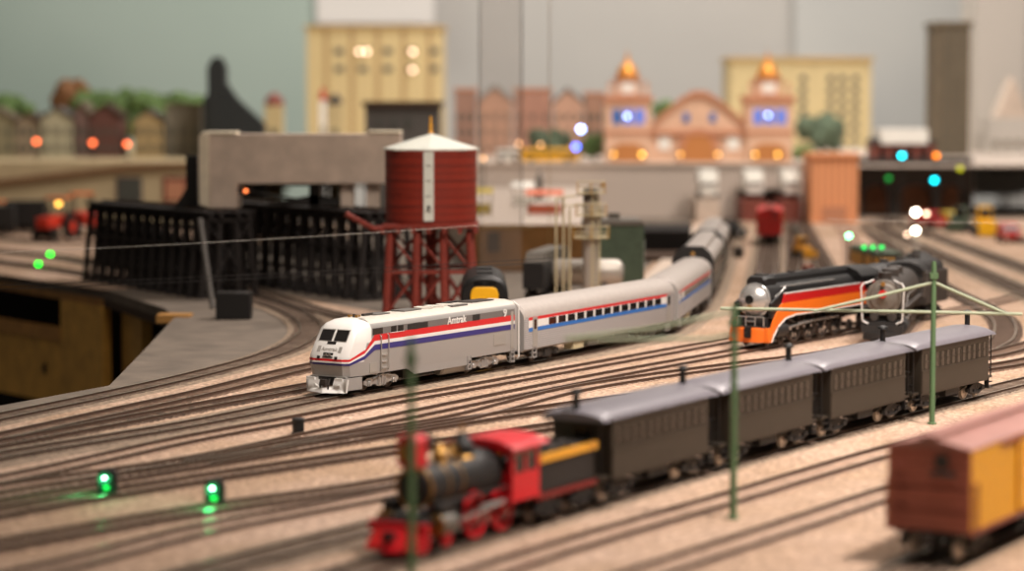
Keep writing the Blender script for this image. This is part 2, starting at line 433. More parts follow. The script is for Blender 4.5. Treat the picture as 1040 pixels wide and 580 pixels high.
TB = track([(-120, 521), (0, 499), (200, 469), (320, 444), (380, 431), (490, 408), (600, 386), (755, 357.5), (900, 331), (975, 316), (1040, 301), (1130, 279)], 'track carrying the orange, red and black steam engine', ties='tie_pale', buried=True)
TB2 = track([(200, 472), (320, 449), (420, 435), (600, 394), (758, 371), (845, 360), (897, 349), (917, 333), (931, 317), (941, 302), (950, 285)], 'track carrying the grey-fronted steam engine', ties='tie_pale', buried=True)
TC = track([(-120, 530), (0, 507), (200, 474), (400, 441), (555, 417), (700, 397), (860, 377), (1000, 363), (1040, 353), (1120, 330)], 'bright-railed track just behind the black coaches, its rails glinting at the left', ties='tie_mid')
TD = track([(-120, 547), (0, 523), (200, 489), (400, 459), (555, 436), (700, 415), (860, 393), (1010, 374), (1120, 352)], 'dark track running behind the red engine roof and black coaches', ties='tie_mid')
TE = track([(-120, 577), (0, 556), (200, 521), (386, 494), (470, 478), (560, 463), (700, 434)], 'dark track passing behind the red headlight, below the green signals', ties='tie_mid')
TF = track([(-60, 604), (52, 580), (200, 542), (390, 505), (470, 487)], 'short track in the lower left between two dark-tied ones', ties='tie_pale', buried=True)
TG = track([(100, 614), (220, 580), (370, 541), (450, 521), (520, 502)], 'dark track just left of the red cowcatcher', bal_w=1.5)
TH = track([(200, 632), (300, 602), (400, 570.5), (520, 535), (611, 507.5), (800, 452.5), (985, 403.5), (1060, 385), (1160, 362)], 'track carrying the red engine and four black coaches', bal_w=1.2)
TI = track([(430, 605), (575, 557.5), (748, 506.5), (865, 471), (960, 444), (1100, 405)], 'buff track in front of the black coaches, nearest to them', ties='tie_pale', buried=True)
TJ = track([(500, 636), (674, 579), (790, 541), (900, 504), (1020, 466), (1150, 428)], 'buff track at lower right, left of the boxcar', ties='tie_pale', buried=True)
TK = track([(780, 648), (935, 577), (1040, 529), (1200, 460)], 'track under the yellow and brown boxcar', bal_w=1.2)
TY1 = track([(768, 330), (777, 290), (781, 255), (783, 224)], 'straight yard track leading to the red boxcar in the distance', bal_w=1.7)
TY2 = track([(850, 300), (836, 270), (822, 243), (813, 224)], 'rusty yard track right of the distant red boxcar')
TY3 = track([(800, 290), (806, 262), (802, 240), (798, 224)], 'short yard track under the small orange loader')
TR1 = track([(1190, 365), (1120, 331), (1040, 297), (980, 271), (925, 247), (885, 226)], 'wide-sweeping yard track at right, nearest of the far right group', bal_w=1.8)
TR2 = track([(1190, 330), (1120, 301), (1040, 273), (970, 248), (920, 230), (900, 223)], 'middle one of the dark yard tracks sweeping away at far right', bal_w=1.8)
TR3 = track([(1150, 275), (1080, 255), (1010, 238), (950, 225)], 'farthest of the yard tracks sweeping away at far right', bal_w=1.8)
TR4 = track([(1000, 356), (1014, 349), (1021, 337), (1015, 323), (992, 309), (965, 296), (935, 277), (905, 252), (880, 230)], 'tightly curved track beyond the end of the last black coach')
TL1 = track([(-120, 238), (0, 256), (60, 262), (120, 272), (200, 276)], 'near dark track on the far-left table with green lights beside it', bal_w=1.4)
TL2 = track([(-120, 250), (0, 267), (60, 275), (110, 283)], 'outermost track along the far-left table edge')
TL3 = track([(-120, 228), (0, 243), (60, 247), (120, 246)], 'far track on the left table under the red vehicles', bal_w=1.4)

# ------------------------------------------------------------------ running gear
def wheelset_mesh(r, key, face='wheel'):
    mb = MB()
    for s in (-1, 1):
        mb.lathe((0, s * .78, 0), (0, s, 0), [(-.07, r + .06), (-.03, r + .05), (-.02, r), (.07, r), (.08, r * .8), (.04, r * .75), (.04, r * .3), (.1, r * .25)], face, 20)
    mb.cyl((0, -.8, 0), (0, .8, 0), .09, 'grease', n=8)
    return mb.mesh('wheelset')
WS = {'grey': wheelset_mesh(.46, 'g'), 'bright': wheelset_mesh(.42, 'b', 'wheel_face')}
def bogie_mesh(m, wb=2.6, style='cast'):
    mb = MB(); h = wb / 2
    for s in (-1, 1):
        y0, y1 = (1.02, 1.2) if s > 0 else (-1.2, -1.02)
        if style == 'cast':
            mb.prism([(-h - .55, .62), (-h - .55, .42), (-h - .2, .3), (-h + .25, .4), (-.55, .32), (-.4, .2), (.4, .2), (.55, .32), (h - .25, .4), (h + .2, .3), (h + .55, .42), (h + .55, .62), (h + .2, .78), (.5, .84), (-.5, .84), (-h - .2, .78)], 'y', y0, y1, m)
            for x in (-h, h):
                mb.box(x - .2, x + .2, y0 - (0 if s > 0 else .1), y1 + (.1 if s > 0 else 0), .3, .62, 'chrome' if m == 'chrome' else m)
                mb.cyl((x, s * 1.18, .46), (x, s * 1.36, .46), .15, m, n=12)
            for x in (-.28, 0, .28): mb.cyl((x, s * 1.26, .26), (x, s * 1.26, .76), .1, m, n=8)
            mb.tube([(-h + .3, s * 1.3, .72), (-.5, s * 1.32, .9), (.5, s * 1.32, .9), (h - .3, s * 1.3, .72)], .05, m, 6)
            mb.box(-.12, .12, min(s * 1.2, s * 1.34), max(s * 1.2, s * 1.34), .75, .98, m)
        else:
            mb.prism([(-h - .3, .5), (-h - .3, .42), (-.3, .2), (.3, .2), (h + .3, .42), (h + .3, .5), (.3, .3), (-.3, .3)], 'y', y0, y1, m)
            mb.prism([(-h - .3, .58), (-h - .3, .5), (h + .3, .5), (h + .3, .58), (.32, .8), (-.32, .8)], 'y', y0, y1, m)
            for x in (-h, h): mb.box(x - .16, x + .16, y0, y1 + (.06 if s > 0 else 0), .36, .6, m)
            for x in (-.14, .14): mb.cyl((x, s * 1.12, .26), (x, s * 1.12, .72), .1, m, n=8)
    mb.box(-.25, .25, -1.1, 1.1, .5, .82, 'grease')
    return mb.mesh('bogie')
BG = {'loco': bogie_mesh('chrome', 2.8), 'coach': bogie_mesh('grease', 2.6), 'arch': bogie_mesh('black_m', 1.6, 'arch'), 'dark': bogie_mesh('black_m', 1.8)}
def bogie(kind, parent, x, wb, ws='grey', rz=0):
    b = put('bogie', BG[kind], parent, (x, 0, 0), rz)
    for s in (-1, 1): put('wheelset', WS[ws], b, (s * wb / 2, 0, .46 if ws == 'grey' else .42))
    return b
cm = MB(); cm.box(-.35, .3, -.1, .1, .72, .92, 'grease'); cm.box(.1, .42, -.17, .17, .64, 1.0, 'grease'); COUP = cm.mesh('coupler')

# ------------------------------------------------------------------ silver diesel locomotive
def lerp(a, b, t): return a + (b - a) * t
def diesel():
    t = thing('diesel_locomotive', 'silver and white passenger diesel locomotive with red, white and blue stripes leading its train', 'locomotive')
    # level: z, half width, side-front x, nose front x, nose half width
    LV = [(1.05, 1.5, 8.5, 9.95, 1.22), (1.9, 1.53, 8.55, 10.15, 1.28), (2.3, 1.53, 8.5, 10.1, 1.27), (3.0, 1.53, 8.2, 9.65, 1.22), (3.85, 1.53, 7.85, 9.05, 1.12), (4.12, 1.38, 7.7, 8.75, 1.0), (4.32, 1.05, 7.5, 8.3, .75), (4.42, .55, 7.2, 7.9, .4)]
    R = -10.2; XC = 7.7
    def lv(z):
        for a, b in zip(LV, LV[1:]):
            if a[0] <= z <= b[0]:
                k = (z - a[0]) / (b[0] - a[0]); return [lerp(p, q, k) for p, q in zip(a, b)]
        return list(LV[0] if z < LV[0][0] else LV[-1])
    def ring(l):
        z, w, xs, xf, wf = l; xm = xf - .25; wm = lerp(wf, w, .35)
        left = [(R, w, z), (XC, w, z), (xs, w, z), (xm, wm, z), (xf, wf * .78, z)]
        return [Vector(p) for p in left] + [Vector((p[0], -p[1], p[2])) for p in reversed(left)]
    mb = MB(); rs = [ring(l) for l in LV]; n = 10
    vs = [p for r in rs for p in r]; grp = {}
    for k in range(len(rs) - 1):
        for i in range(n):
            j = (i + 1) % n; f = (k * n + i, k * n + j, (k + 1) * n + j, (k + 1) * n + i)
            nose = i in (2, 3, 4, 5, 6) or (i in (1, 7) and LV[k][0] >= 2.9)
            m = 'white' if (nose and LV[k][0] >= 1.85) else ('cream_roof' if LV[k][0] >= 4.1 else 'silver')
            if nose and LV[k][0] < 1.85: m = 'silver'
            grp.setdefault(m, []).append(f)
    grp.setdefault('cream_roof', []).append(tuple(range((len(rs) - 1) * n, len(rs) * n)))
    grp.setdefault('black', []).append(tuple(range(n - 1, -1, -1)))
    for m, fs in grp.items():
        if mb.v: 
            k = mb.mi(m)
            for f in fs: mb.f.append(list(f)); mb.m.append(k)
        else: mb.add(vs, fs, m)
    mb.obj('body', t)
    # lower skirt between the bogies, with sloping ends
    mb = MB()
    for s in (1, -1):
        y0, y1 = sorted((s * 1.38, s * 1.5))
        mb.prism([(3.6, 1.06), (2.7, .62), (-3.7, .62), (-4.3, 1.06)], 'y', y0, y1, 'silver')
    mb.obj('side_skirt', t)
    mb = MB(); mb.lathe((-.9, .95, .58), (-1, 0, 0), [(0, .3), (.1, .42), (3.2, .42), (3.3, .3)], 'silver_lo', 20); mb.box(-3.8, 2.6, -1.2, .6, .3, 1.05, 'grease'); mb.obj('fuel_tank', t)
    # dark window band along the top of each side
    mb = MB()
    for s in (1, -1):
        y0, y1 = sorted((s * 1.53, s * 1.542)); mb.box(-9.75, 7.6, y0, y1, 3.42, 3.84, 'band_grey')
    mb.obj('upper_band', t)
    # livery stripes: follow the flank, drop at the cab and wrap round the nose
    def stripe(name, m, za, zb, na, nb, off):
        mb = MB()
        for s in (1, -1):
            pts = []
            def P(x, z): return None
            path = [(-9.75, 0), (7.35, 0), (8.5, .62), ('m', 1), ('f', 1)]
            A = []; B = []
            for x, k in path:
                for lst, zz, nz in ((A, za, na), (B, zb, nb)):
                    z = lerp(zz, nz, k); l = lv(z)
                    if x == 'm': q = (l[3] - .25 + off, lerp(l[4], l[1], .35) + off)
                    elif x == 'f': q = (l[3] + off, l[4] * .78)
                    else: q = (min(x, l[2]), l[1] + off)
                    lst.append(Vector((q[0], s * q[1], z)))
            l = lv(na); A.append(Vector((l[3] + off, 0, na))); l = lv(nb); B.append(Vector((l[3] + off, 0, nb)))
            k = len(A); mb.add(A + B, [(i, i + 1, k + i + 1, k + i) for i in range(k - 1)], m)
        o = mb.obj(name, t, smooth=False); return o
    stripe('red_stripe', 'red_s', 3.06, 3.44, 1.98, 2.12, .018)
    stripe('white_stripe', 'white', 2.84, 3.06, 1.88, 1.98, .018)
    stripe('blue_stripe', 'blue_s', 2.5, 2.84, 1.74, 1.88, .018)
    # windshields on the sloped face
    def face(y0, y1, z0, z1, m, name, off=.02, th=.03):
        mb = MB(); q = []
        for y, z in ((y0, z0), (y1, z0), (y1, z1), (y0, z1)):
            l = lv(z); q.append(Vector((l[3] + off, y, z)))
        b = [v - Vector((th, 0, 0)) for v in q]
        mb.add(q + b, [(0, 1, 2, 3), (0, 4, 5, 1), (1, 5, 6, 2), (2, 6, 7, 3), (3, 7, 4, 0)], m); return mb.obj(name, t, smooth=False)
    for s in (1, -1):
        a, b = sorted((s * .09, s * .93))
        face(a - .04, b + .04, 3.12, 3.84, 'silver_lo', 'window_frame', .012)
        w = face(a, b, 3.17, 3.79, 'glass', 'windshield', .03)
        face(*sorted((s * .62, s * .84)), 2.5, 2.85, 'silver_lo', 'nose_panel', .012)
        mb = MB(); mb.box(-.08, .06, -.08, .08, -.08, .08, 'black'); put('marker_light', mb.mesh('m'), t, (lv(2.18)[3] + .02, s * .6, 2.2))
    face(-.3, .3, 2.98, 3.13, 'glass', 'number_board', .03)
    face(-.34, .34, 2.2, 2.48, 'black', 'headlight_box', .03)
    for s in (1, -1):
        mb = MB(); mb.lathe((0, 0, 0), (1, 0, 0), [(0, .09), (.05, .09)], 'glass_w', 12); put('headlight', mb.mesh('h'), t, (lv(2.35)[3] + .03, s * .12, 2.35))
    me = text_mesh('Amtrak', .36, 'silver_lo')
    me.transform(Matrix(((0, 0, 1, 0), (1, 0, 0, 0), (0, 1, 0, 0), (0, 0, 0, 1))))
    tl = math.atan2(.45, .7)
    me.transform(Matrix.Rotation(-tl, 4, 'Y'))
    o = put('nose_lettering', me, t, (lv(2.68)[3] + .025, 0, 2.68)); tag(o, 'faint grey lettering on the nose')
    # cab side windows and panels
    def side(x0, x1, z0, z1, m, name, off=.03):
        for s in (1, -1):
            mb = MB(); y0, y1 = sorted((s * 1.5, s * (1.53 + off))); mb.box(x0, x1, y0, y1, z0, z1, m); mb.obj(name, t)
    side(6.45, 7.55, 3.46, 3.82, 'glass', 'cab_window'); 
    side(4.9, 5.5, 3.44, 3.82, 'black', 'side_window'); side(4.1, 4.7, 3.44, 3.82, 'black', 'side_window')
    side(4.02, 5.58, 3.42, 3.45, 'white', 'window_trim', .035)
    side(2.2, 2.9, 3.44, 3.82, 'black_m', 'vent'); side(-5.2, -4.3, 3.44, 3.82, 'black_m', 'vent')
    side(1.2, 3.6, 3.44, 3.8, 'black_m', 'grille', .02)
    side(-8.6, -7.0, 1.6, 2.35, 'silver_lo', 'grille_panel', .015)
    side(7.0, 7.9, 1.15, 1.75, 'silver_lo', 'access_panel', .015)
    side(-9.6, -9.25, 1.3, 3.7, 'silver_lo', 'rear_door', .02)
    for s in (1, -1):
        mb = MB()
        for x in (5.9, 6.75): mb.tube([(x, s * 1.55, 1.2), (x, s * 1.64, 1.3), (x, s * 1.64, 3.3), (x, s * 1.55, 3.4)], .035, 'silver_lo', 6)
        mb.obj('handrail', t)
        mb = MB(); mb.box(5.95, 6.7, min(s * 1.5, s * 1.545), max(s * 1.5, s * 1.545), 1.15, 3.4, 'silver_lo')
        for z in (1.3, 1.7, 2.1): mb.box(6.05, 6.6, min(s * 1.53, s * 1.62), max(s * 1.53, s * 1.62), z, z + .06, 'chrome')
        mb.obj('cab_door', t)
        for xa in (-9.75, -4.15):
            mb = MB()
            for dx in (0, .42): mb.box(xa + dx, xa + dx + .06, min(s * 1.42, s * 1.55), max(s * 1.42, s * 1.55), .3, 1.2, 'silver')
            for z in (.32, .62, .92): mb.box(xa, xa + .48, min(s * 1.3, s * 1.55), max(s * 1.3, s * 1.55), z, z + .06, 'silver')
            mb.obj('step_ladder', t)
        mb = MB(); mb.tube([(-10.15, s * 1.5, .5), (-10.15, s * 1.62, .6), (-10.15, s * 1.62, 4.0), (-10.15, s * 1.2, 4.3)], .05, 'white', 6); mb.obj('rear_handrail', t)
    text_left('Amtrak', .66, 'white', -2.3, 1.56, 3.64, t, bold=True).scale = (1.13, 1, 1)
    o = text_left('9', .7, 'white', -8.4, 1.59, 3.64, t, 'road_number', bold=True); o.scale = (1.4, 1, 1)
    # roof equipment
    for x, w, l in ((4.6, .9, 1.6), (1.2, 1.0, 2.0), (-7.4, 1.1, 2.8)):
        mb = MB(); mb.box(x - l / 2, x + l / 2, -w / 2, w / 2, 4.4, 4.5, 'grease' if l > 2.5 else 'iron_grey'); mb.obj('roof_grille', t)
    mb = MB()
    for x in (-3.6, -2.2, -.9):
        mb = MB(); mb.lathe((x, 0, 4.38), (0, 0, 1), [(0, .62), (.12, .62), (.12, .5), (.08, .45)], 'cream_roof', 20); mb.obj('radiator_fan', t)
    for bx_ in ((-6.6, -4.6, -.95, -.6, 4.38, 4.5, 'black_m'), (-4.9, -3.0, .5, .85, 4.38, 4.48, 'iron_grey'), (5.2, 6.2, -.1, .1, 4.4, 4.56, 'grease')):
        mb = MB(); mb.box(*bx_); mb.obj('exhaust_hatch', t)
    mb = MB(); mb.box(7.1, 7.25, -.05, .05, 4.4, 4.62, 'grease'); mb.lathe((6.9, .25, 4.5), (1, 0, 0), [(0, .05), (.3, .05), (.45, .1)], 'brass', 8); mb.lathe((6.9, -.25, 4.5), (1, 0, 0), [(0, .05), (.3, .05), (.45, .1)], 'brass', 8); mb.obj('horn', t)
    # pilot
    mb = MB()
    for s in (1, -1):
        A = [Vector((10.1, s * 1.38, .92)), Vector((10.12, s * .5, 1.0)), Vector((10.25, s * .42, .5)), Vector((10.6, 0, .42)), Vector((10.75, 0, .1)), Vector((10.25, s * 1.36, .12))]
        mb.add(A + [v - Vector((.14, 0, 0)) for v in A], [(0, 1, 2, 3, 4, 5), (11, 10, 9, 8, 7, 6)] + [(i, (i + 1) % 6, 6 + (i + 1) % 6, 6 + i) for i in range(6)], 'white')
    for s in (1, -1): mb.prism([(10.3, s * 1.36), (10.15, s * 1.36), (8.7, s * 1.5), (8.7, s * 1.42), (10.1, s * 1.25)], 'z', .25, 1.0, 'silver')
    mb.obj('pilot', t, smooth=False)
    mb = MB(); mb.box(9.6, 10.15, -.6, .6, .55, 1.05, 'black'); mb.box(9.5, 10.1, -1.2, 1.2, 1.0, 1.08, 'silver_lo'); mb.obj('buffer_beam', t)
    for s in (1, -1):
        mb = MB(); mb.box(10.3, 10.45, s * .95 - .26, s * .95 + .26, .84, 1.0, 'white'); mb.obj('ditch_light', t)
        mb = MB(); mb.tube([(10.35, s * .3, .95), (10.5, s * .3, .6), (10.45, s * .25, .3)], .05, 'grease', 6); mb.obj('air_hose', t)
    put('coupler', COUP, t, (10.2, 0, -.1)); put('coupler', COUP, t, (-10.3, 0, 0), PI)
    bogie('loco', t, 6.1, 2.8); bogie('loco', t, -6.3, 2.8)
    return t
DL = 20.6
d = diesel(); s0 = T4.near(G(334, 405)); DL = 18.2; place(d, T4, s0, DL); d.scale = (.885, 1, .935)

# ------------------------------------------------------------------ silver coaches
def coach_root(label):
    t = thing('passenger_coach', label, 'railway coach', group=None)
    L, W = 24.6, 1.5; h = L / 2
    prof = [(W, 1.0), (W, 3.15), (W - .06, 3.45), (W - .28, 3.8), (W - .75, 4.08), (0, 4.2), (-W + .75, 4.08), (-W + .28, 3.8), (-W + .06, 3.45), (-W, 3.15), (-W, 1.0), (-W + .2, .85), (W - .2, .85)]
    mb = MB(); rs = []
    for x, k in ((-h, .94), (-h + .15, 1), (h - .15, 1), (h, .94)):
        rs.append([Vector((x, y * k, 1.0 + (z - 1.0) * (k if z > 1 else 1))) for y, z in prof])
    n = len(prof); vs = [p for r in rs for p in r]; A = []; B = []
    for k in range(3):
        for i in range(n):
            f = (k * n + i, k * n + (i + 1) % n, (k + 1) * n + (i + 1) % n, (k + 1) * n + i); (B if 1 <= i <= 8 else A).append(f)
    mb.add(vs, A, 'ribs'); kk = mb.mi('silver')
    for f in (tuple(range(n)), tuple(range(3 * n, 4 * n))): mb.f.append(list(f)); mb.m.append(kk)
    kk = mb.mi('silver')
    kr = mb.mi('coach_roof')
    for f in B: mb.f.append(list(f)); mb.m.append(kk if False else kr)
    mb.obj('body', t)
    for s in (1, -1):
        def strip(x0, x1, z0, z1, m, name, off=.012):
            q = MB(); y0, y1 = sorted((s * (W - .02), s * (W + off))); q.box(x0, x1, y0, y1, z0, z1, m); return q.obj(name, t)
        strip(-h + 1.0, h - .5, 2.92, 3.12, 'red_s', 'red_stripe'); strip(-h + 1.0, h - .5, 2.42, 2.92, 'white', 'window_band'); strip(-h + 1.0, h - .5, 2.16, 2.42, 'blue2', 'blue_stripe')
        for i in range(13):
            x = 8.3 - i * 1.45; strip(x - .55, x + .55, 2.44, 2.9, 'glass', 'window', .03)
        strip(h - 1.75, h - 1.05, 1.1, 3.1, 'silver_lo', 'door', .03); strip(h - 1.55, h - 1.25, 2.3, 2.95, 'glass', 'door_window', .045)
        strip(-h + .9, -h + 1.6, 1.1, 3.1, 'silver_lo', 'door', .03); strip(-h + 1.05, -h + 1.4, 2.3, 2.95, 'glass', 'door_window', .045)
        for xa in (h - 1.7, -h + .95):
            q = MB()
            for z in (.35, .65): q.box(xa, xa + .6, min(s * 1.2, s * 1.5), max(s * 1.2, s * 1.5), z, z + .07, 'silver')
            for dx in (0, .54): q.box(xa + dx, xa + dx + .06, min(s * 1.4, s * 1.5), max(s * 1.4, s * 1.5), .35, 1.0, 'silver')
            q.obj('step', t)
    q = MB(); q.box(h - .02, h + .12, -.5, .5, 1.05, 3.2, 'grease'); q.box(h + .02, h + .2, -.62, -.5, 1.0, 3.3, 'iron_grey'); q.box(h + .02, h + .2, .5, .62, 1.0, 3.3, 'iron_grey'); q.obj('gangway', t)
    q = MB(); q.box(-h - .12, -h + .02, -.5, .5, 1.05, 3.2, 'grease'); q.obj('gangway', t)
    q = MB(); q.box(-4.5, -2, -1.25, 1.25, .35, .9, 'grease'); q.box(0.5, 2.2, -1.25, 1.25, .4, .9, 'iron_grey'); q.box(3, 4.6, .6, 1.3, .35, .9, 'sand_yellow'); q.obj('underfloor_equipment', t)
    put('coupler', COUP, t, (h, 0, 0)); put('coupler', COUP, t, (-h, 0, 0), PI)
    bogie('coach', t, 8.6, 2.6); bogie('coach', t, -8.6, 2.6)
    return t
c1 = coach_root('silver coach with small dark windows, coupled right behind the silver locomotive')
sA = s0 + DL + .5; place(c1, T4, sA, 22.9); c1.scale = (.93, 1, .935)
c2 = copy_tree(c1); c2['label'] = 'second silver coach, turned on the curve away from the camera'
sB = sA + 23.3; place(c2, T4, sB, 22.9); c2.scale = (.93, 1, .935)
c1['group'] = c2['group'] = 'silver coaches of the passenger train'
# darker heavyweight cars following
def heavyweight(label, m='grease', rm='coach_roof', L=24):
    t = thing('passenger_coach', label, 'railway coach'); h = L / 2; W = 1.55
    q = MB(); q.prism([(1.68, .9), (1.68, 3.6), (1.4, 4.2), (.8, 4.72), (-.8, 4.72), (-1.4, 4.2), (-1.68, 3.6), (-1.68, .9)], 'x', h - .2, h + .32, 'black_m'); q.obj('end_hood', t)
    prof = [(W, .95), (W, 3.5), (W - .2, 3.9), (.85, 4.15), (.8, 4.5), (.4, 4.65), (-.4, 4.65), (-.8, 4.5), (-.85, 4.15), (-W + .2, 3.9), (-W, 3.5), (-W, .95)]
    mb = MB(); mb.prism(prof[:2] + [(W, 3.5)][:0] + prof[-2:], 'x', -h, h, m); mb.obj('body', t)
    mb = MB(); mb.prism(prof[1:-1], 'x', -h - .3, h + .3, rm); mb.obj('roof', t)
    for s in (1, -1):
        for i in range(14):
            q = MB(); y0, y1 = sorted((s * 1.5, s * 1.57)); x = 9.4 - i * 1.45; q.box(x - .4, x + .4, y0, y1, 2.2, 3.0, 'glass'); q.obj('window', t)
    q = MB(); q.box(h + .3, h + .42, -.45, .45, 1.0, 3.2, 'black'); q.box(h + .3, h + .38, -1.2, -.7, 2.2, 3.0, 'glass'); q.box(h + .3, h + .38, .7, 1.2, 2.2, 3.0, 'glass'); q.obj('end_door', t)
    q = MB(); q.ball((h + .42, 0, 4.1), .2, 'brass'); q.obj('lamp', t)
    bogie('coach', t, 8.4, 2.6); bogie('coach', t, -8.4, 2.6); return t
hv = heavyweight('dark-ended coach with a clerestory roof behind the silver coaches', 'smokegrey', 'coach_roof')
s_ = T4.near(G(716, 289)) ; place(hv, T4, sB + 23.6, 24)
hv2 = heavyweight('pale brown coach farthest back on the passenger train track', 'smokegrey', 'coach_roof'); place(hv2, T4, sB + 48.5, 24)

# ------------------------------------------------------------------ black wooden coaches
def old_coach(label):
    t = thing('wooden_coach', label, 'railway coach', group='black wooden coaches behind the red engine')
    L = 10.0; h = L / 2; bh = h - .75; W = 1.42
    mb = MB(); mb.box(-bh, bh, -W, W, .88, 3.5, 'olive'); mb.obj('body', t, bevel=.03)
    for s in (1, -1):
        y0, y1 = sorted((s * (W - .01), s * (W + .02)))
        mb = MB(); mb.box(-bh + .05, bh - .05, y0, y1, 1.0, 2.1, 'coach_boards'); mb.box(-bh, bh, y0, y1 + (.03 if s > 0 else 0), 2.1, 2.2, 'olive'); mb.box(-bh, bh, y0, y1 + .0, 3.12, 3.2, 'olive'); mb.obj('side_panelling', t)
        n = 12
        for i in range(n):
            x = -bh + .55 + i * (2 * bh - 1.1) / (n - 1)
            q = MB(); yy0, yy1 = sorted((s * (W - .01), s * (W + .012))); q.box(x - .2, x + .2, yy0, yy1, 2.28, 3.06, 'olive_win'); w = q.obj('window', t)
            q = MB(); yy0, yy1 = sorted((s * (W), s * (W + .03))); q.box(x - .24, x + .24, yy0, yy1, 2.66, 2.7, 'olive'); q.box(x - .26, x - .2, yy0, yy1, 2.25, 3.08, 'olive'); q.box(x + .2, x + .26, yy0, yy1, 2.25, 3.08, 'olive'); q.obj('sash', w)
    arc = [(1.56 * math.cos(PI * k / 12), 3.42 + .5 * math.sin(PI * k / 12)) for k in range(13)]
    mb = MB(); rs = []
    for x, k, dz in ((-h - .05, .72, -.12), (-h + .35, .94, -.03), (-bh, 1, 0), (bh, 1, 0), (h - .35, .94, -.03), (h + .05, .72, -.12)):
        rs.append([Vector((x, y * (.9 + .1 * k), 3.42 + (z - 3.42) * k + dz * .5)) for y, z in arc])
    mb.rings(rs, 'old_roof'); mb.obj('roof', t)
    for x in (-3, -1, 1, 3):
        mb = MB(); mb.cyl((x, .5, 3.6), (x, .5, 3.88), .09, 'old_roof', n=10); mb.obj('roof_vent', t)
    mb = MB(); mb.cyl((0, 0, 3.7), (0, 0, 4.55), .15, 'black', n=12); mb.lathe((0, 0, 4.5), (0, 0, 1), [(0, .15), (.03, .28), (.14, .24), (.22, .05)], 'black', 12); CH = mb.mesh('stove_chimney'); put('stove_chimney', CH, t, (-4.5, 0, .02))
    global CHIM; CHIM = CH
    for e in (1, -1):
        mb = MB(); mb.box(*sorted((e * bh, e * h)), -1.3, 1.3, .95, 1.08, 'olive'); mb.obj('platform', t)
        for a, b in ((-1.25, -.5), (.5, 1.25)):
            mb = MB()
            for y in (a, b): mb.cyl((e * (h - .08), y, 1.05), (e * (h - .08), y, 3.5 if abs(y) > 1 else 2.0), .04, 'black', n=6)
            for z in (1.95, 1.5): mb.cyl((e * (h - .08), a, z), (e * (h - .08), b, z), .035, 'black', n=6)
            for k in range(4): mb.cyl((e * (h - .08), a + .15 * k + .1, 1.05), (e * (h - .08), a + .15 * k + .1, 1.95), .02, 'black', n=5)
            mb.obj('railing', t)
        mb = MB(); mb.box(*sorted((e * bh, e * (bh + .03))), -.4, .4, 1.08, 3.0, 'olive_win'); mb.obj('end_door', t)
        mb = MB(); mb.lathe((e * (h - .02), .85, 2.2), (0, 0, 1), [(0, .22), (.04, .22)], 'black', 12); mb.cyl((e * (h - .02), .85, 1.2), (e * (h - .02), .85, 2.2), .03, 'black', n=6); mb.obj('brake_wheel', t)
        for s in (1, -1):
            mb = MB()
            for k, z in enumerate((.4, .7)): mb.box(*sorted((e * (bh + .08), e * (h - .1))), *sorted((s * (1.42 - .05 * k), s * 1.15)), z, z + .06, 'black')
            mb.box(*sorted((e * (bh + .05), e * (bh + .1))), *sorted((s * 1.42, s * 1.15)), .4, 1.0, 'black'); mb.obj('steps', t)
        put('coupler', COUP, t, (e * h, 0, 0), 0 if e > 0 else PI)
    mb = MB()
    for y in (-.9, .9):
        mb.tube([(-3.6, y, .98), (-1.2, y, .45), (1.2, y, .45), (3.6, y, .98)], .035, 'black', 6)
        for x in (-1.2, 1.2): mb.cyl((x, y, .45), (x, y, .98), .05, 'black', n=6)
    mb.obj('truss_rod', t)
    mb = MB(); mb.box(-.8, .9, .4, 1.25, .5, .98, 'black_m'); mb.obj('battery_box', t)
    bogie('arch', t, 3.15, 1.6, 'bright'); bogie('arch', t, -3.15, 1.6, 'bright')
    return t
oc = old_coach('black wooden coach next to the tender, nearest the red engine')
labs = [None, 'second black wooden coach, partly behind the nearer green post', 'third black wooden coach, between the two green posts', 'last black wooden coach with its free end at the right, by the right green post']
sO = TH.near(G(584, 516))
oc_list = [oc] + [copy_tree(oc) for _ in range(3)]
put('stove_chimney', CHIM, oc, (4.75, 0, -.02))
for i in range(4):
    o = oc_list[i]
    if i: o['label'] = labs[i]
    place(o, TH, sO + i * 11.25, 10.7); o.scale = (1.07, 1, 1)

# ------------------------------------------------------------------ steam helpers
def spoked(r, m, w=.14, n=12, cm='black'):
    mb = MB()
    prof = [(-w / 2, r + .06), (-w / 2 + .04, r + .05), (-w / 2 + .05, r), (w / 2, r), (w / 2, r - .12), (-w / 2, r - .12), (-w / 2, r + .06)]
    N = 28; vs = []
    for t_, rr in prof:
        for i in range(N):
            a = 2 * PI * i / N; vs.append((rr * math.cos(a), t_, rr * math.sin(a)))
    fs = [(k * N + i, k * N + (i + 1) % N, (k + 1) * N + (i + 1) % N, (k + 1) * N + i) for k in range(len(prof) - 1) for i in range(N)]
    mb.add(vs, fs, m if m != 'black' else 'wheel')
    for i in range(n):
        a = 2 * PI * i / n; mb.cyl((.1 * math.cos(a), 0, .1 * math.sin(a)), ((r - .1) * math.cos(a), 0, (r - .1) * math.sin(a)), .035, m, n=6)
    mb.cyl((0, -w / 2 - .03, 0), (0, w / 2 + .03, 0), .16, m, n=14)
    return mb.mesh('driving_wheel')

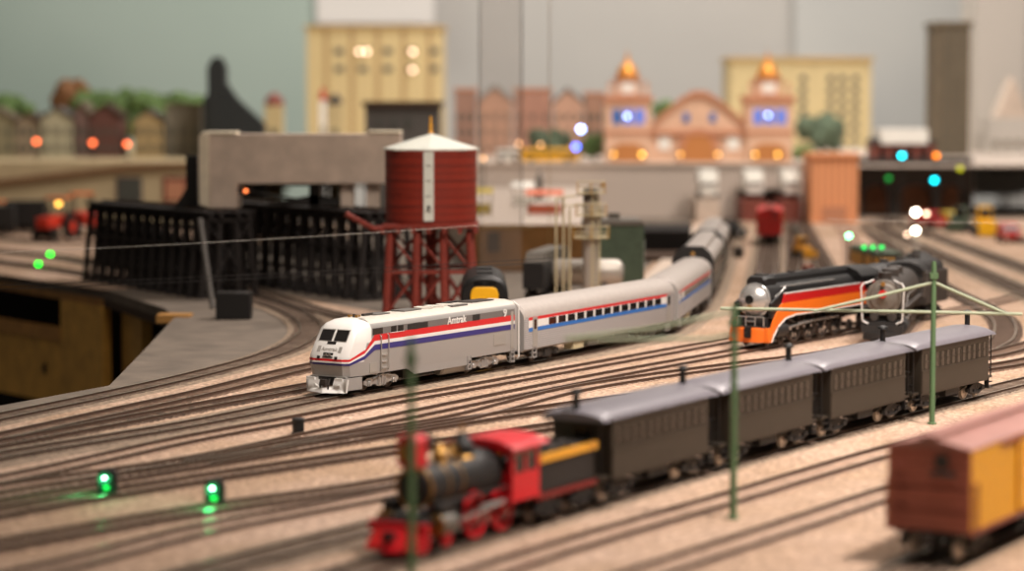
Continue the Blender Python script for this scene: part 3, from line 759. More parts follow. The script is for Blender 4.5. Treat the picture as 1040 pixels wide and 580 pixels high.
def american():
    t = thing('steam_locomotive', 'small red and black old-time steam engine with red cowcatcher and red cab at the front', 'locomotive')
    L = 10.4; # front tip x=+5.2
    mb = MB()   # cowcatcher
    for k in range(9):
        y = -1.15 + k * 2.3 / 8; tip = 5.2 - abs(y) * .45
        mb.cyl((4.15, y * .75, .98), (tip, y, .14), .07, 'cherry', n=6)
    mb.box(4.0, 4.3, -1.25, 1.25, .75, 1.12, 'cherry'); mb.prism([(5.15, 0), (4.6, 1.25), (4.5, 1.25), (5.0, 0), (4.5, -1.25), (4.6, -1.25)], 'z', .1, .26, 'cherry')
    mb.prism([(4.2, .95), (4.95, .25), (4.2, .25)], 'y', -.95, .95, 'dred')
    mb.obj('cowcatcher', t)
    mb = MB(); mb.box(4.3, 5.0, -.1, .1, .62, .76, 'black'); mb.box(4.8, 5.1, -.2, .2, .55, .85, 'black'); mb.obj('drawbar', t)
    mb = MB()
    mb.box(-4.6, 4.1, -.55, -.35, .8, 1.15, 'black_m'); mb.box(-4.6, 4.1, .35, .55, .8, 1.15, 'black_m'); mb.box(2.4, 4.1, -1.1, 1.1, 1.08, 1.18, 'black_m'); mb.obj('frame', t)
    mb = MB(); mb.lathe((3.0, 0, 2.25), (-1, 0, 0), [(0, .3), (.0, .7), (.05, .78), (.1, .78), (1.3, .78), (1.35, .82), (1.4, .78), (3.2, .78), (4.2, .98), (5.6, .98)], 'black_m', 28); mb.obj('boiler', t)
    mb = MB(); mb.lathe((3.03, 0, 2.25), (1, 0, 0), [(0, .72), (.05, .7), (.12, .5), (.16, .16), (.22, .14)], 'black_m', 24); mb.obj('smokebox_door', t)
    mb = MB()
    for x in (1.6, .5, -.4): mb.lathe((x, 0, 2.25), (-1, 0, 0), [(0, .8), (.08, .8)], 'brass', 28)
    mb.lathe((3.02, 0, 2.25), (-1, 0, 0), [(0, .82), (.1, .82)], 'brass', 28)
    mb.obj('boiler_band', t)
    mb = MB(); mb.lathe((2.45, 0, 2.95), (0, 0, 1), [(0, .3), (.1, .22), (.5, .22), (.9, .5), (1.15, .58), (1.2, .3), (1.3, .28)], 'black_m', 20); mb.obj('smokestack', t)
    hl = MB(); hl.box(2.75, 3.55, -.42, .42, 3.2, 4.05, 'cherry'); hl.prism([(-.5, 4.05), (.5, 4.05), (.3, 4.25), (-.3, 4.25)], 'x', 2.7, 3.6, 'cherry'); hl.cyl((3.15, 0, 4.2), (3.15, 0, 4.45), .13, 'brass'); h = hl.obj('headlight', t)
    q = MB(); q.lathe((3.55, 0, 3.62), (1, 0, 0), [(0, .34), (.08, .34), (.08, .26)], 'brass', 20); q.obj('lens', h)
    q = MB(); q.box(2.6, 3.6, -.4, .4, 3.08, 3.2, 'cherry'); q.tube([(3.4, .3, 3.1), (3.0, .3, 2.7)], .04, 'brass', 6); q.tube([(3.4, -.3, 3.1), (3.0, -.3, 2.7)], .04, 'brass', 6); q.obj('bracket', h)
    for x, r, hh in ((1.05, .3, .72), (-.75, .42, .95)):
        q = MB(); q.lathe((x, 0, 2.9), (0, 0, 1), [(0, r + .08), (.12, r), (hh * .5, r), (hh * .62, r + .05), (hh * .7, r * .9), (hh, r * .5), (hh + .1, .05)], 'brass' if x > 0 else 'black_m', 18)
        if x < 0: q.lathe((x, 0, 2.98), (0, 0, 1), [(0, r + .1), (.1, r + .02), (.12, r + .02)], 'brass', 18); q.cyl((x, 0, 3.8), (x, 0, 4.25), .07, 'brass')
        q.obj('dome', t)
    q = MB(); q.lathe((.15, 0, 3.2), (0, 0, 1), [(0, .22), (.08, .18), (.22, .12), (.3, .03)], 'brass', 14); q.tube([(.15, -.28, 3.0), (.15, -.28, 3.5), (.15, 0, 3.58), (.15, .28, 3.5), (.15, .28, 3.0)], .04, 'brass', 6); q.obj('bell', t)
    # cab
    c = MB()
    for s in (1, -1):
        y0, y1 = sorted((s * 1.28, s * 1.36))
        c.box(-4.7, -2.35, y0, y1, 1.25, 2.2, 'cherry'); c.box(-4.7, -2.35, y0, y1, 3.0, 3.25, 'cherry')
        for xa, xb in ((-4.7, -4.45), (-3.62, -3.45), (-2.6, -2.35)): c.box(xa, xb, y0, y1, 2.2, 3.0, 'cherry')
    c.box(-2.42, -2.35, -1.36, 1.36, 1.25, 2.3, 'cherry'); c.box(-2.42, -2.35, -1.36, 1.36, 3.0, 3.4, 'cherry')
    for y in (-1.36, -.1, 1.16): c.box(-2.42, -2.35, y, y + .2, 2.3, 3.0, 'cherry')
    cab = c.obj('cab', t)
    q = MB(); q.prism([(1.62, 3.22), (1.5, 3.32), (.8, 3.52), (0, 3.58), (-.8, 3.52), (-1.5, 3.32), (-1.62, 3.22)], 'x', -5.1, -2.05, 'cherry'); q.obj('cab_roof', t)
    for s in (1, -1):
        for xa, xb in ((-4.45, -3.62), (-3.45, -2.6)):
            q = MB(); q.box(xa, xb, *sorted((s * 1.29, s * 1.32)), 2.2, 3.0, 'glass'); q.obj('cab_window', t)
    q = MB(); q.box(-4.75, -2.3, -1.38, 1.38, 1.12, 1.25, 'cherry'); q.box(-2.3, 2.4, 1.0, 1.25, 1.72, 1.78, 'black_m'); q.box(-2.3, 2.4, -1.25, -1.0, 1.72, 1.78, 'black_m'); q.obj('running_board', t)
    W1 = spoked(.86, 'cherry'); W2 = spoked(.38, 'cherry', n=8)
    for x in (-.35, -2.55):
        for s in (1, -1): put('driving_wheel', W1, t, (x, s * .8, .86))
    for x in (3.55, 1.95):
        for s in (1, -1): put('pilot_wheel', W2, t, (x, s * .78, .38))
    q = MB()
    for x, r in ((-.35, .86), (-2.55, .86), (3.55, .38), (1.95, .38)): q.cyl((x, -.8, r), (x, .8, r), .09, 'grease')
    q.obj('axles', t)
    for s in (1, -1):
        q = MB(); q.lathe((3.3, s * 1.12, .98), (-1, 0, 0), [(0, .28), (0, .36), (.08, .38), (1.1, .38), (1.18, .3)], 'smokegrey', 18); q.box(2.2, 3.2, *sorted((s * .9, s * 1.3)), 1.3, 1.75, 'black_m'); q.lathe((3.32, s * 1.12, .98), (-1, 0, 0), [(0, .4), (.06, .4)], 'brass', 18); q.obj('cylinder', t)
        q = MB(); q.cyl((2.1, s * 1.12, .98), (1.0, s * 1.12, .95), .05, 'chrome'); q.cyl((1.0, s * 1.08, .95), (-2.55, s * 1.08, 1.2), .06, 'chrome'); q.cyl((-.35, s * 1.0, 1.2), (-2.55, s * 1.0, 1.2), .06, 'chrome'); q.obj('connecting_rod', t)
    # tender as a coupled part of the engine
    td = thing('tender', 'black tender with gold top board and red sill between the red cab and first coach', 'tender')
    q = MB(); q.box(-2.5, 2.6, -1.25, 1.25, 1.0, 1.12, 'deep_red'); q.box(-2.5, 2.6, 1.2, 1.3, .9, 1.12, 'deep_red'); q.box(-2.5, 2.6, -1.3, -1.2, .9, 1.12, 'deep_red'); q.obj('frame', td)
    q = MB(); q.box(-2.4, 2.3, -1.25, 1.25, 1.12, 2.35, 'black_m'); q.obj('tank', td, bevel=.06)
    for s in (1, -1):
        q = MB(); q.box(-2.45, 2.35, *sorted((s * 1.22, s * 1.34)), 2.35, 2.68, 'gold'); q.obj('gold_board', td)
    q = MB(); q.box(-2.45, -2.3, -1.3, 1.3, 2.35, 2.68, 'black_m'); q.obj('rear_board', td)
    q = MB()
    random.seed(3)
    for k in range(34):
        x = random.uniform(-1.9, 1.7); y = random.uniform(-.95, .95); q.box(x - .35, x + .35, y - .12, y + .12, 2.3, 2.6 + random.uniform(-.08, .18), 'grease')
    o = q.obj('fuel_load', td); tag(o, kind='stuff')
    bogie('arch', td, 1.45, 1.6); bogie('arch', td, -1.45, 1.6)
    put('coupler', COUP, td, (-2.5, 0, 0), PI)
    return t, td
am, tender = american()
sE = TH.near(G(392, 573)); place(am, TH, sE, 9.3); am.scale = (.9, 1, 1)
place(tender, TH, sO - 5.3, 5.0)

def big_steam(label, streamlined):
    t = thing('steam_locomotive', label, 'locomotive')
    bc, br = 3.05, 1.22
    bm = 'black' if streamlined else 'grease'
    q = MB(); q.lathe((8.6, 0, bc), (-1, 0, 0), [(0, br - .1), (.1, br), (13.2, br), (13.3, br)], bm, 32); q.obj('boiler', t)
    if streamlined:
        q = MB(); q.lathe((8.58, 0, bc), (1, 0, 0), [(0, 1.2), (.12, 1.17), (.16, 1.05), (.42, .88), (.62, .6), (.72, .38), (.74, .34)], 'chrome', 36); q.obj('smokebox_front', t)
        q = MB(); q.lathe((9.28, 0, bc + .12), (1, 0, 0), [(0, .3), (.14, .3), (.14, .22), (.06, .2)], 'black', 20); q.obj('headlight', t)
        q = MB(); q.lathe((9.1, 0, bc - .42), (1, 0, 0), [(0, .2), (.25, .18), (.25, .13)], 'brass', 16); q.obj('headlight', t)
        # skyline casing
        q = MB(); q.rings([[Vector((x, y * w, z)) for y, z in ((-.62, 3.9), (-.6, 4.5 + dz), (-.4, 4.72 + dz), (.4, 4.72 + dz), (.6, 4.5 + dz), (.62, 3.9))] for x, w, dz in ((8.5, 1.1, -.1), (8.3, 1.15, 0), (6.9, 1.15, .02), (6.8, .9, -.06), (-4.4, .9, -.06))], 'black'); q.obj('skyline_casing', t)
        q = MB(); q.box(7.2, 8.1, -.35, .35, 4.68, 4.82, 'grease'); q.box(3.2, 3.6, -.2, .2, 4.6, 4.76, 'grease'); q.box(-.5, .6, -.3, .3, 4.6, 4.72, 'grease'); q.obj('stack_shroud', t)
        for s in (1, -1):
            q = MB(); q.tube([(7.0, s * 1.1, 3.95), (-1.0, s * 1.12, 3.95)], .05, 'chrome', 6); q.tube([(8.2, s * 1.3, 3.3), (7.6, s * 1.45, 3.6), (6.8, s * 1.35, 3.9)], .05, 'chrome', 6); q.obj('handrail', t)
            ya, yb = sorted((s * 1.42, s * 1.5))
            up = [(9.0, .35), (9.35, .35), (9.3, .9), (8.75, 1.75), (7.9, 2.6), (7.4, 2.85), (-4.6, 2.85), (-4.6, 2.0), (5.5, 2.0), (7.0, 1.85), (8.1, 1.35), (8.7, .75)]
            q = MB(); q.prism(up, 'y', ya, yb, 'orange'); q.obj('orange_skirt', t)
            edge_ = [(8.98, .33), (8.68, .73), (8.08, 1.31), (6.98, 1.8), (5.5, 1.95), (-4.6, 1.95)]
            q = MB(); q.tube([(x, s * 1.5, z) for x, z in edge_], .055, 'white', 6); q.obj('skirt_edge', t)
            q = MB(); q.prism([(7.35, 2.87), (7.0, 3.45), (-4.6, 3.45), (-4.6, 2.87)], 'y', *sorted((s * 1.36, s * 1.46)), 'dred'); q.prism([(7.0, 3.45), (6.95, 3.52), (-4.6, 3.52), (-4.6, 3.45)], 'y', *sorted((s * 1.36, s * 1.48)), 'white'); q.obj('red_skirt', t)
            q = MB(); q.prism([(8.9, 1.9), (8.9, 2.9), (7.6, 3.4), (7.6, 2.3)], 'y', *sorted((s * 1.2, s * 1.4)), 'black'); q.obj('front_apron', t)
        q = MB(); q.prism([(-1.42, .32), (1.42, .32), (1.42, 1.3), (-1.42, 1.3)], 'x', 9.1, 9.32, 'orange'); q.prism([(9.32, -1.1), (9.32, 1.1), (9.55, .6), (9.55, -.6)], 'z', .3, 1.25, 'orange'); q.obj('pilot', t, bevel=.04)
        q = MB(); q.box(9.5, 9.62, -.26, .26, .62, 1.32, 'black'); q.box(9.5, 9.8, -.16, .16, .72, .98, 'black'); q.obj('coupler_pocket', t)
        q = MB(); q.box(9.0, 9.3, -1.2, 1.2, 1.3, 1.38, 'grease')
        for y in (-1.0, -.35, .35, 1.0): q.cyl((9.2, y, 1.38), (9.2, y, 2.0), .04, 'chrome', n=6)
        q.tube([(9.2, -1.0, 2.0), (9.2, 1.0, 2.0)], .04, 'chrome', 6); q.tube([(9.2, -.35, 1.7), (9.2, .35, 1.7)], .04, 'chrome', 6); q.obj('front_railing', t)
        q = MB(); q.box(8.4, 9.0, -1.15, 1.15, 1.3, 1.95, 'black_m'); q.obj('front_deck', t)
    else:
        q = MB(); q.lathe((8.58, 0, bc), (1, 0, 0), [(0, 1.22), (.1, 1.2), (.14, 1.0), (.28, .85), (.36, .4), (.42, .3)], 'smokegrey', 36); q.obj('smokebox_front', t)
        q = MB(); q.lathe((8.95, 0, bc + .28), (1, 0, 0), [(0, .26), (.3, .28), (.3, .2)], 'dred', 18); q.obj('headlight', t)
        q = MB(); q.lathe((8.8, 0, bc + .95), (1, 0, 0), [(0, .14), (.35, .16)], 'brass', 14); q.obj('bell', t)
        for x, r, hh, nm in ((7.6, .45, .5, 'chimney'), (4.2, .6, .6, 'dome'), (1.0, .55, .55, 'dome')):
            q = MB(); q.lathe((x, 0, 4.1), (0, 0, 1), [(0, r + .1), (.15, r), (hh, r), (hh + .1, r * (1.1 if nm == 'chimney' else .6))], 'grease', 20); q.obj(nm, t)
        for s in (1, -1):
            q = MB(); q.tube([(9.3, s * .95, 1.3), (9.3, s * 1.35, 1.5), (9.35, s * 1.45, 3.8), (9.2, s * 1.3, 4.05), (8.9, s * 1.0, 4.1), (8.6, s * .7, 4.25)], .055, 'white', 8); q.obj('handrail', t)
            q = MB(); q.box(-4.5, 8.5, *sorted((s * 1.15, s * 1.5)), 2.25, 2.36, 'grease'); q.tube([(8.2, s * 1.5, 2.4), (6.9, s * 1.5, 3.15), (-1.0, s * 1.5, 3.25)], .045, 'iron_grey', 6); q.obj('running_board', t)
        q = MB(); q.prism([(9.35, -1.3), (9.35, 1.3), (9.75, .4), (9.75, -.4)], 'z', .25, .7, 'black_m'); q.box(9.0, 9.4, -1.4, 1.4, .7, 1.2, 'black_m'); q.obj('pilot', t)
        q = MB(); q.box(8.0, 9.2, -1.2, 1.2, 1.2, 1.4, 'black_m')
        for s in (1, -1): q.lathe((8.9, s * .6, 1.75), (-1, 0, 0), [(0, .3), (.7, .3)], 'grease', 14)
        q.obj('front_deck', t)
    # cab
    q = MB(); c1_, c2_ = ('orange', 'dred') if streamlined else ('grease', 'grease')
    q.box(-7.0, -4.6, -1.5, 1.5, 1.95, 2.85, c1_); q.box(-7.0, -4.6, -1.5, 1.5, 2.85, 3.5, c2_); q.box(-7.0, -4.6, -1.48, 1.48, 3.5, 4.0, 'black'); q.obj('cab', t)
    q = MB(); q.prism([(1.6, 3.95), (1.2, 4.35), (.5, 4.6), (-.5, 4.6), (-1.2, 4.35), (-1.6, 3.95)], 'x', -7.4, -4.5, 'black'); q.obj('cab_roof', t)
    for s in (1, -1):
        q = MB(); q.box(-6.5, -5.2, *sorted((s * 1.49, s * 1.53)), 3.0, 3.75, 'glass'); q.obj('cab_window', t)
        q = MB(); q.lathe((8.2, s * 1.15, 1.05), (-1, 0, 0), [(0, .42), (.05, .48), (1.5, .48), (1.55, .4)], 'black_m', 18); q.obj('cylinder', t)
    W = BIGW
    for x in (4.4, 2.3, .2, -1.9):
        for s in (1, -1): put('driving_wheel', W, t, (x, s * .8, .98))
    for x in (8.2, 6.4):
        for s in (1, -1): put('pilot_wheel', SMW, t, (x, s * .8, .45))
    for x in (-4.2, -5.8):
        for s in (1, -1): put('trailing_wheel', SMW, t, (x, s * .8, .45))
    q = MB()
    for x, r in ((4.4, .98), (2.3, .98), (.2, .98), (-1.9, .98), (8.2, .45), (6.4, .45), (-4.2, .45), (-5.8, .45)): q.cyl((x, -.8, r), (x, .8, r), .1, 'grease')
    q.box(-6.8, 8.4, -.6, .6, 1.1, 1.7, 'black_m'); q.obj('frame', t)
    for s in (1, -1):
        q = MB(); q.cyl((4.4, s * 1.02, 1.3), (-1.9, s * 1.02, 1.3), .09, 'chrome'); q.cyl((6.6, s * 1.15, 1.05), (2.3, s * 1.12, 1.3), .08, 'chrome'); q.cyl((6.6, s * 1.1, 2.0), (5.0, s * 1.1, 1.4), .06, 'iron_grey'); q.obj('connecting_rod', t)
    return t
BIGW = spoked(.98, 'black', n=14); SMW = spoked(.42, 'black', n=8)
gs = big_steam('orange, red and black streamlined steam engine with domed silver front', True)
sG = TB.near(G(771, 355.5)); place(gs, TB, sG, 16.6)
g2 = big_steam('black steam engine with grey round front and white handrails beside the orange engine', False)
s2 = TB2.near(G(897, 351)); place(g2, TB2, s2, 16.6)
def big_tender(label, streamlined):
    t = thing('tender', label, 'tender')
    q = MB(); q.box(-6, 6, -1.45, 1.45, 1.1, 3.6, 'grease'); q.obj('tank', t, bevel=.1)
    if streamlined:
        for s in (1, -1):
            q = MB(); q.box(-5.9, 5.9, *sorted((s * 1.45, s * 1.48)), 1.9, 2.8, 'orange'); q.box(-5.9, 5.9, *sorted((s * 1.45, s * 1.48)), 2.85, 3.5, 'dred'); q.obj('stripe', t)
    q = MB(); q.rings([[Vector((x, 1.35 * k * math.cos(PI * j / 10), 3.55 + .95 * k * math.sin(PI * j / 10))) for j in range(11)] for x, k in ((-5.8, .8), (-5.4, 1), (5.4, 1), (5.8, .8))], 'black_m'); q.obj('curved_deck', t)
    for x in (-3, 0, 3):
        q = MB(); q.cyl((x, 0, 4.4), (x, 0, 4.7), .35, 'grease', n=14); q.obj('hatch', t)
    bogie('dark', t, 3.8, 1.8); bogie('dark', t, -3.8, 1.8); return t
tg = big_tender('rounded black tender coupled behind the orange steam engine', False); place(tg, TB, sG + 17.0, 12)
tt = big_tender('large black tender with a rounded top behind the grey-fronted steam engine', False); place(tt, TB2, s2 + 17.0, 12)

# ------------------------------------------------------------------ boxcars
def boxcar(label, yellow=True, L=12.4, Ht=4.0, name='boxcar'):
    t = thing(name, label, 'boxcar'); h = L / 2; W = 1.42
    em = 'box_boards' if yellow else 'dred'
    mb = MB(); mb.box(-h, h, -W, W, 1.05, Ht, em); mb.obj('body', t, bevel=.03)
    for s in (1, -1):
        q = MB(); q.box(-h + .06, h - .06, *sorted((s * (W - .01), s * (W + .03))), 1.1, Ht - .05, 'box_yellow' if yellow else 'dred'); q.obj('side_sheathing', t)
        q = MB(); q.box(-1.2, 1.2, *sorted((s * W, s * (W + .1))), 1.2, Ht - .2, 'box_yellow' if yellow else 'dred')
        q.box(-1.2, -1.1, *sorted((s * W, s * (W + .14))), 1.2, Ht - .2, 'gold'); q.box(1.1, 1.2, *sorted((s * W, s * (W + .14))), 1.2, Ht - .2, 'gold'); q.box(-1.2, 1.2, *sorted((s * W, s * (W + .14))), 2.5, 2.6, 'gold'); q.obj('sliding_door', t)
        q = MB(); q.box(-3, 3, *sorted((s * W, s * (W + .12))), Ht - .2, Ht - .1, 'boxred'); q.box(-h, h, *sorted((s * W, s * (W + .06))), .95, 1.12, 'boxred'); q.obj('door_rail', t)
        q = MB()
        for z in (1.2, 1.7, 2.2, 2.7): q.tube([(h - .15, s * (W + .1), z), (h - .6, s * (W + .1), z)], .03, 'boxred', 5)
        for x in (h - .15, h - .6): q.tube([(x, s * (W + .1), 1.1), (x, s * (W + .1), 2.8)], .03, 'boxred', 5)
        q.obj('side_ladder', t)
        for x0, z0, w in ((3.2, 2.55, 1.6),):
            if yellow:
                q = MB()
                random.seed(5)
                for k in range(5): q.box(x0 + k * .32, x0 + k * .32 + .2, *sorted((s * (W + .03), s * (W + .04))), z0, z0 + .28, 'boxred')
                for k in range(6): q.box(x0 + .1 + k * .22, x0 + .1 + k * .22 + .13, *sorted((s * (W + .03), s * (W + .04))), z0 - .4, z0 - .26, 'boxred')
    q = MB(); q.prism([(W + .06, Ht), (0, Ht + .35), (-W - .06, Ht)], 'x', -h - .05, h + .05, 'boxroof' if yellow else 'dred'); q.obj('roof', t)
    q = MB(); q.box(-h - .2, h + .2, -.3, .3, Ht + .36, Ht + .44, 'boxroof' if yellow else 'boxred'); q.obj('roof_walk', t)
    q = MB(); q.box(h, h + .05, -1.35, 1.35, 2.55, 2.65, 'boxred'); q.box(h, h + .05, -1.35, 1.35, 1.75, 1.82, 'boxred'); q.box(h, h + .3, .1, .95, 3.05, 3.14, 'grease'); q.cyl((h + .25, .5, 3.14), (h + .25, .5, 3.7), .03, 'grease'); q.lathe((h + .18, .5, 3.55), (1, 0, 0), [(0, .26), (.04, .26)], 'grease', 14)
    for z in (1.4, 1.9, 2.4, 2.9, 3.4): q.tube([(h + .1, -1.2, z), (h + .1, -.75, z)], .03, 'boxred', 5)
    q.obj('end_fittings', t)
    q = MB(); q.box(-h + .3, h - .3, -.25, .25, .6, 1.05, 'black_m'); q.box(-h, h, -1.2, 1.2, .9, 1.05, 'black_m'); q.obj('underframe', t)
    put('coupler', COUP, t, (h, 0, 0)); put('coupler', COUP, t, (-h, 0, 0), PI)
    bogie('arch', t, h - 1.7, 1.6, 'bright'); bogie('arch', t, -h + 1.7, 1.6, 'bright'); return t
bx = boxcar('yellow-sided boxcar with reddish brown end and roof at lower right'); place(bx, TK, TK.near(G(938, 577)), 12.4); bx.scale = (1, 1.1, 1.03); bx.location.x += .25
rb = boxcar('small dark red boxcar seen end-on in the distant yard', False, 12, 3.7); place(rb, TY1, TY1.near(G(782, 250)), 12)

# ------------------------------------------------------------------ black diesel with yellow nose
def black_diesel():
    t = thing('diesel_locomotive', 'black diesel locomotive with a rounded yellow nose panel beyond the silver one', 'locomotive')
    W = 1.62
    def prof(k, zt): 
        return [(W * k, .9), (W * k, zt - 1.3), (W * .93 * k, zt - .75), (W * .72 * k, zt - .3), (W * .35 * k, zt - .05), (-W * .35 * k, zt - .05), (-W * .72 * k, zt - .3), (-W * .93 * k, zt - .75), (-W * k, zt - 1.3), (-W * k, .9)]
    q = MB(); q.rings([[Vector((x, y, z)) for y, z in prof(k, zt)] for x, k, zt in ((-8, 1, 4.6), (7.2, 1, 4.6), (7.8, .97, 4.5), (8.0, .92, 4.35))], 'black'); q.obj('body', t)
    q = MB(); q.prism([(.95, 1.4), (.95, 3.3), (.85, 3.62), (.6, 3.78), (-.6, 3.78), (-.85, 3.62), (-.95, 3.3), (-.95, 1.4)], 'x', 7.9, 8.22, 'yellow'); q.obj('nose_panel', t, bevel=.05)
    for s in (1, -1):
        q = MB(); q.box(7.85, 8.0, *sorted((s * .15, s * .75)), 3.9, 4.15, 'glass'); q.obj('windshield', t)
        q = MB(); q.box(8.2, 8.26, *sorted((s * .06, s * .22)), 2.5, 3.0, 'black'); q.obj('headlight', t)
        q = MB(); q.tube([(7.7, s * 1.45, 1.2), (7.9, s * 1.5, 2.2), (7.8, s * 1.42, 3.3)], .04, 'iron_grey', 6); q.obj('handrail', t)
    for a_, b_ in ((-5, -2), (3, 5)):
        q = MB(); q.box(a_, b_, -.55, .55, 4.5, 4.68, 'black_m'); q.obj('roof_fan', t)
    q = MB(); q.box(7.6, 8.2, -1.4, 1.4, .35, .95, 'black_m'); q.obj('pilot', t)
    bogie('dark', t, 5, 1.8); bogie('dark', t, -5, 1.8); return t
bd = black_diesel(); bd.location = (G(491, 352).x, G(491, 352).y + 4.9, .28); bd.rotation_euler = (0, 0, math.radians(-90 + 1)); bd.scale = (.6, 1, 1)
track([(486, 360), (491, 346), (499, 328), (507, 310)], 'short spur track under the black diesel with the yellow nose')

# ------------------------------------------------------------------ signals, posts, wires
M('em_green', (10, 200, 70), emit=(10, 240, 90), estr=9)
M('em_green_core', (200, 255, 220), emit=(190, 255, 215), estr=14)
M('lens_green', (20, 160, 60), .3, emit=(20, 220, 80), estr=1.6)
def dwarf(px, py, label, ry=0):
    p = G(px, py); t = thing('dwarf_signal', label, 'signal', (p.x, p.y, 0), ry, 'glowing green dwarf signals')
    q = MB(); q.box(-.28, .28, -.2, .25, 0, .1, 'black'); q.box(-.2, .2, -.16, .2, .1, .55, 'black'); q.obj('base', t)
    q = MB(); q.prism([(-.3, .1), (.3, .1), (.3, .75), (.2, .95), (-.2, .95), (-.3, .75)], 'y', -.1, .3, 'black'); q.lathe((-.0, -.1, .68), (0, -1, 0), [(0, .2), (.22, .22), (.22, .2)], 'black', 14); q.obj('housing', t)
    q = MB(); q.ball((-.02, -.16, .68), .17, 'em_green'); q.ball((-.03, -.24, .7), .1, 'em_green_core'); q.obj('lamp', t)
    q = MB(); q.ball((0, -.14, .28), .1, 'lens_green'); q.obj('lower_lens', t)
    l = bpy.data.lights.new('signal_glow', 'POINT'); l.color = (.05, 1, .3); l.energy = 70; l.shadow_soft_size = .1
    lo = bpy.data.objects.new('glow', l); C.objects.link(lo); lo.parent = t; lo.location = (-.1, -.6, .6)
    return t
for (px, py, lb) in ((109, 502, 'left of the two small green glowing signals in the foreground'), (218, 513, 'right of the two small green glowing signals in the foreground')):
    t = dwarf(px, py, lb); t.scale = (1.35, 1.35, 1.1)
p = G(303, 441)
mb = MB(); mb.lathe((0, 0, 0), (0, 0, 1), [(0, .36), (.1, .36), (.1, .3), (.62, .3), (.66, .34), (.78, .34), (.84, .2)], 'black', 18); o = mb.obj('switch_stand', None, (p.x, p.y, 0)); tag(o, 'short round black stub standing alone among the tracks left of centre', 'switch stand')

def post(px, py, ht, arms, label):
    p = G(px, py); t = thing('catenary_post', label, 'post', (p.x, p.y, 0), 0, 'green posts of the overhead line')
    q = MB(); q.lathe((0, 0, 0), (0, 0, 1), [(0, .24), (.1, .24), (.12, .15), (ht - .2, .13), (ht, .1)], 'post_green', 12); q.obj('pole', t)
    for pts in arms:
        q = MB(); q.tube([Vector(a) for a in pts], .085, 'arm_pale', 8); q.obj('arm', t)
    q = MB(); q.box(-.2, .2, -.16, .16, ht - .9, ht - .6, 'post_green'); q.obj('clamp', t)
    return t
post(744.5, 527, 8.7, [[(0, 0, 8.4), (-3.2, -.2, 7.75), (-6.8, -.4, 7.35)], [(-6.8, -.4, 7.3), (-1, 0, 7.3), (0, 0, 7.5)]], 'nearer green post standing in front of the second black coach')
post(946.5, 431, 8.5, [[(0, 0, 7.4), (3.7, 0, 5.8)], [(0, 0, 7.4), (-2.6, 0, 6.75), (-6.2, 0, 5.9)], [(-11, .6, 6.0), (0, 0, 5.85), (4.6, 0, 5.75)]], 'farther green post in front of the last black coach')
post(418, 596, 8.7, [], 'blurred green post in front of the red steam engine')
M('wire_white', (220, 214, 204), .5); M('wire_dark', (30, 26, 24), .6)
def wire(a, b, Y, m, r, label):
    A = AT(a[0], a[1], Y); B = AT(b[0], b[1], Y); c = (A + B) / 2
    q = MB(); n = 16; pts = []
    for i in range(n + 1):
        k = i / n; v = A.lerp(B, k) - c; v.z -= .15 * 4 * k * (1 - k) ; pts.append(v)
    q.tube(pts, r, m, 6); o = q.obj('wire', None, c); tag(o, label, 'wire', 'thin wires strung over the layout'); return o
wire((-60, 259), (487, 229), 168, 'wire_white', .012, 'thin pale wire stretched across at the level of the trestle top third')
wire((-60, 292), (560, 262), 166, 'wire_dark', .022, 'upper one of the paired dark wires crossing the trestle')
wire((-60, 296), (560, 266), 166, 'wire_dark', .022, 'lower one of the paired dark wires crossing the trestle')
wire((840, 222), (1100, 226), 175, 'wire_white', .01, 'thin pale wire over the far right yard tracks')

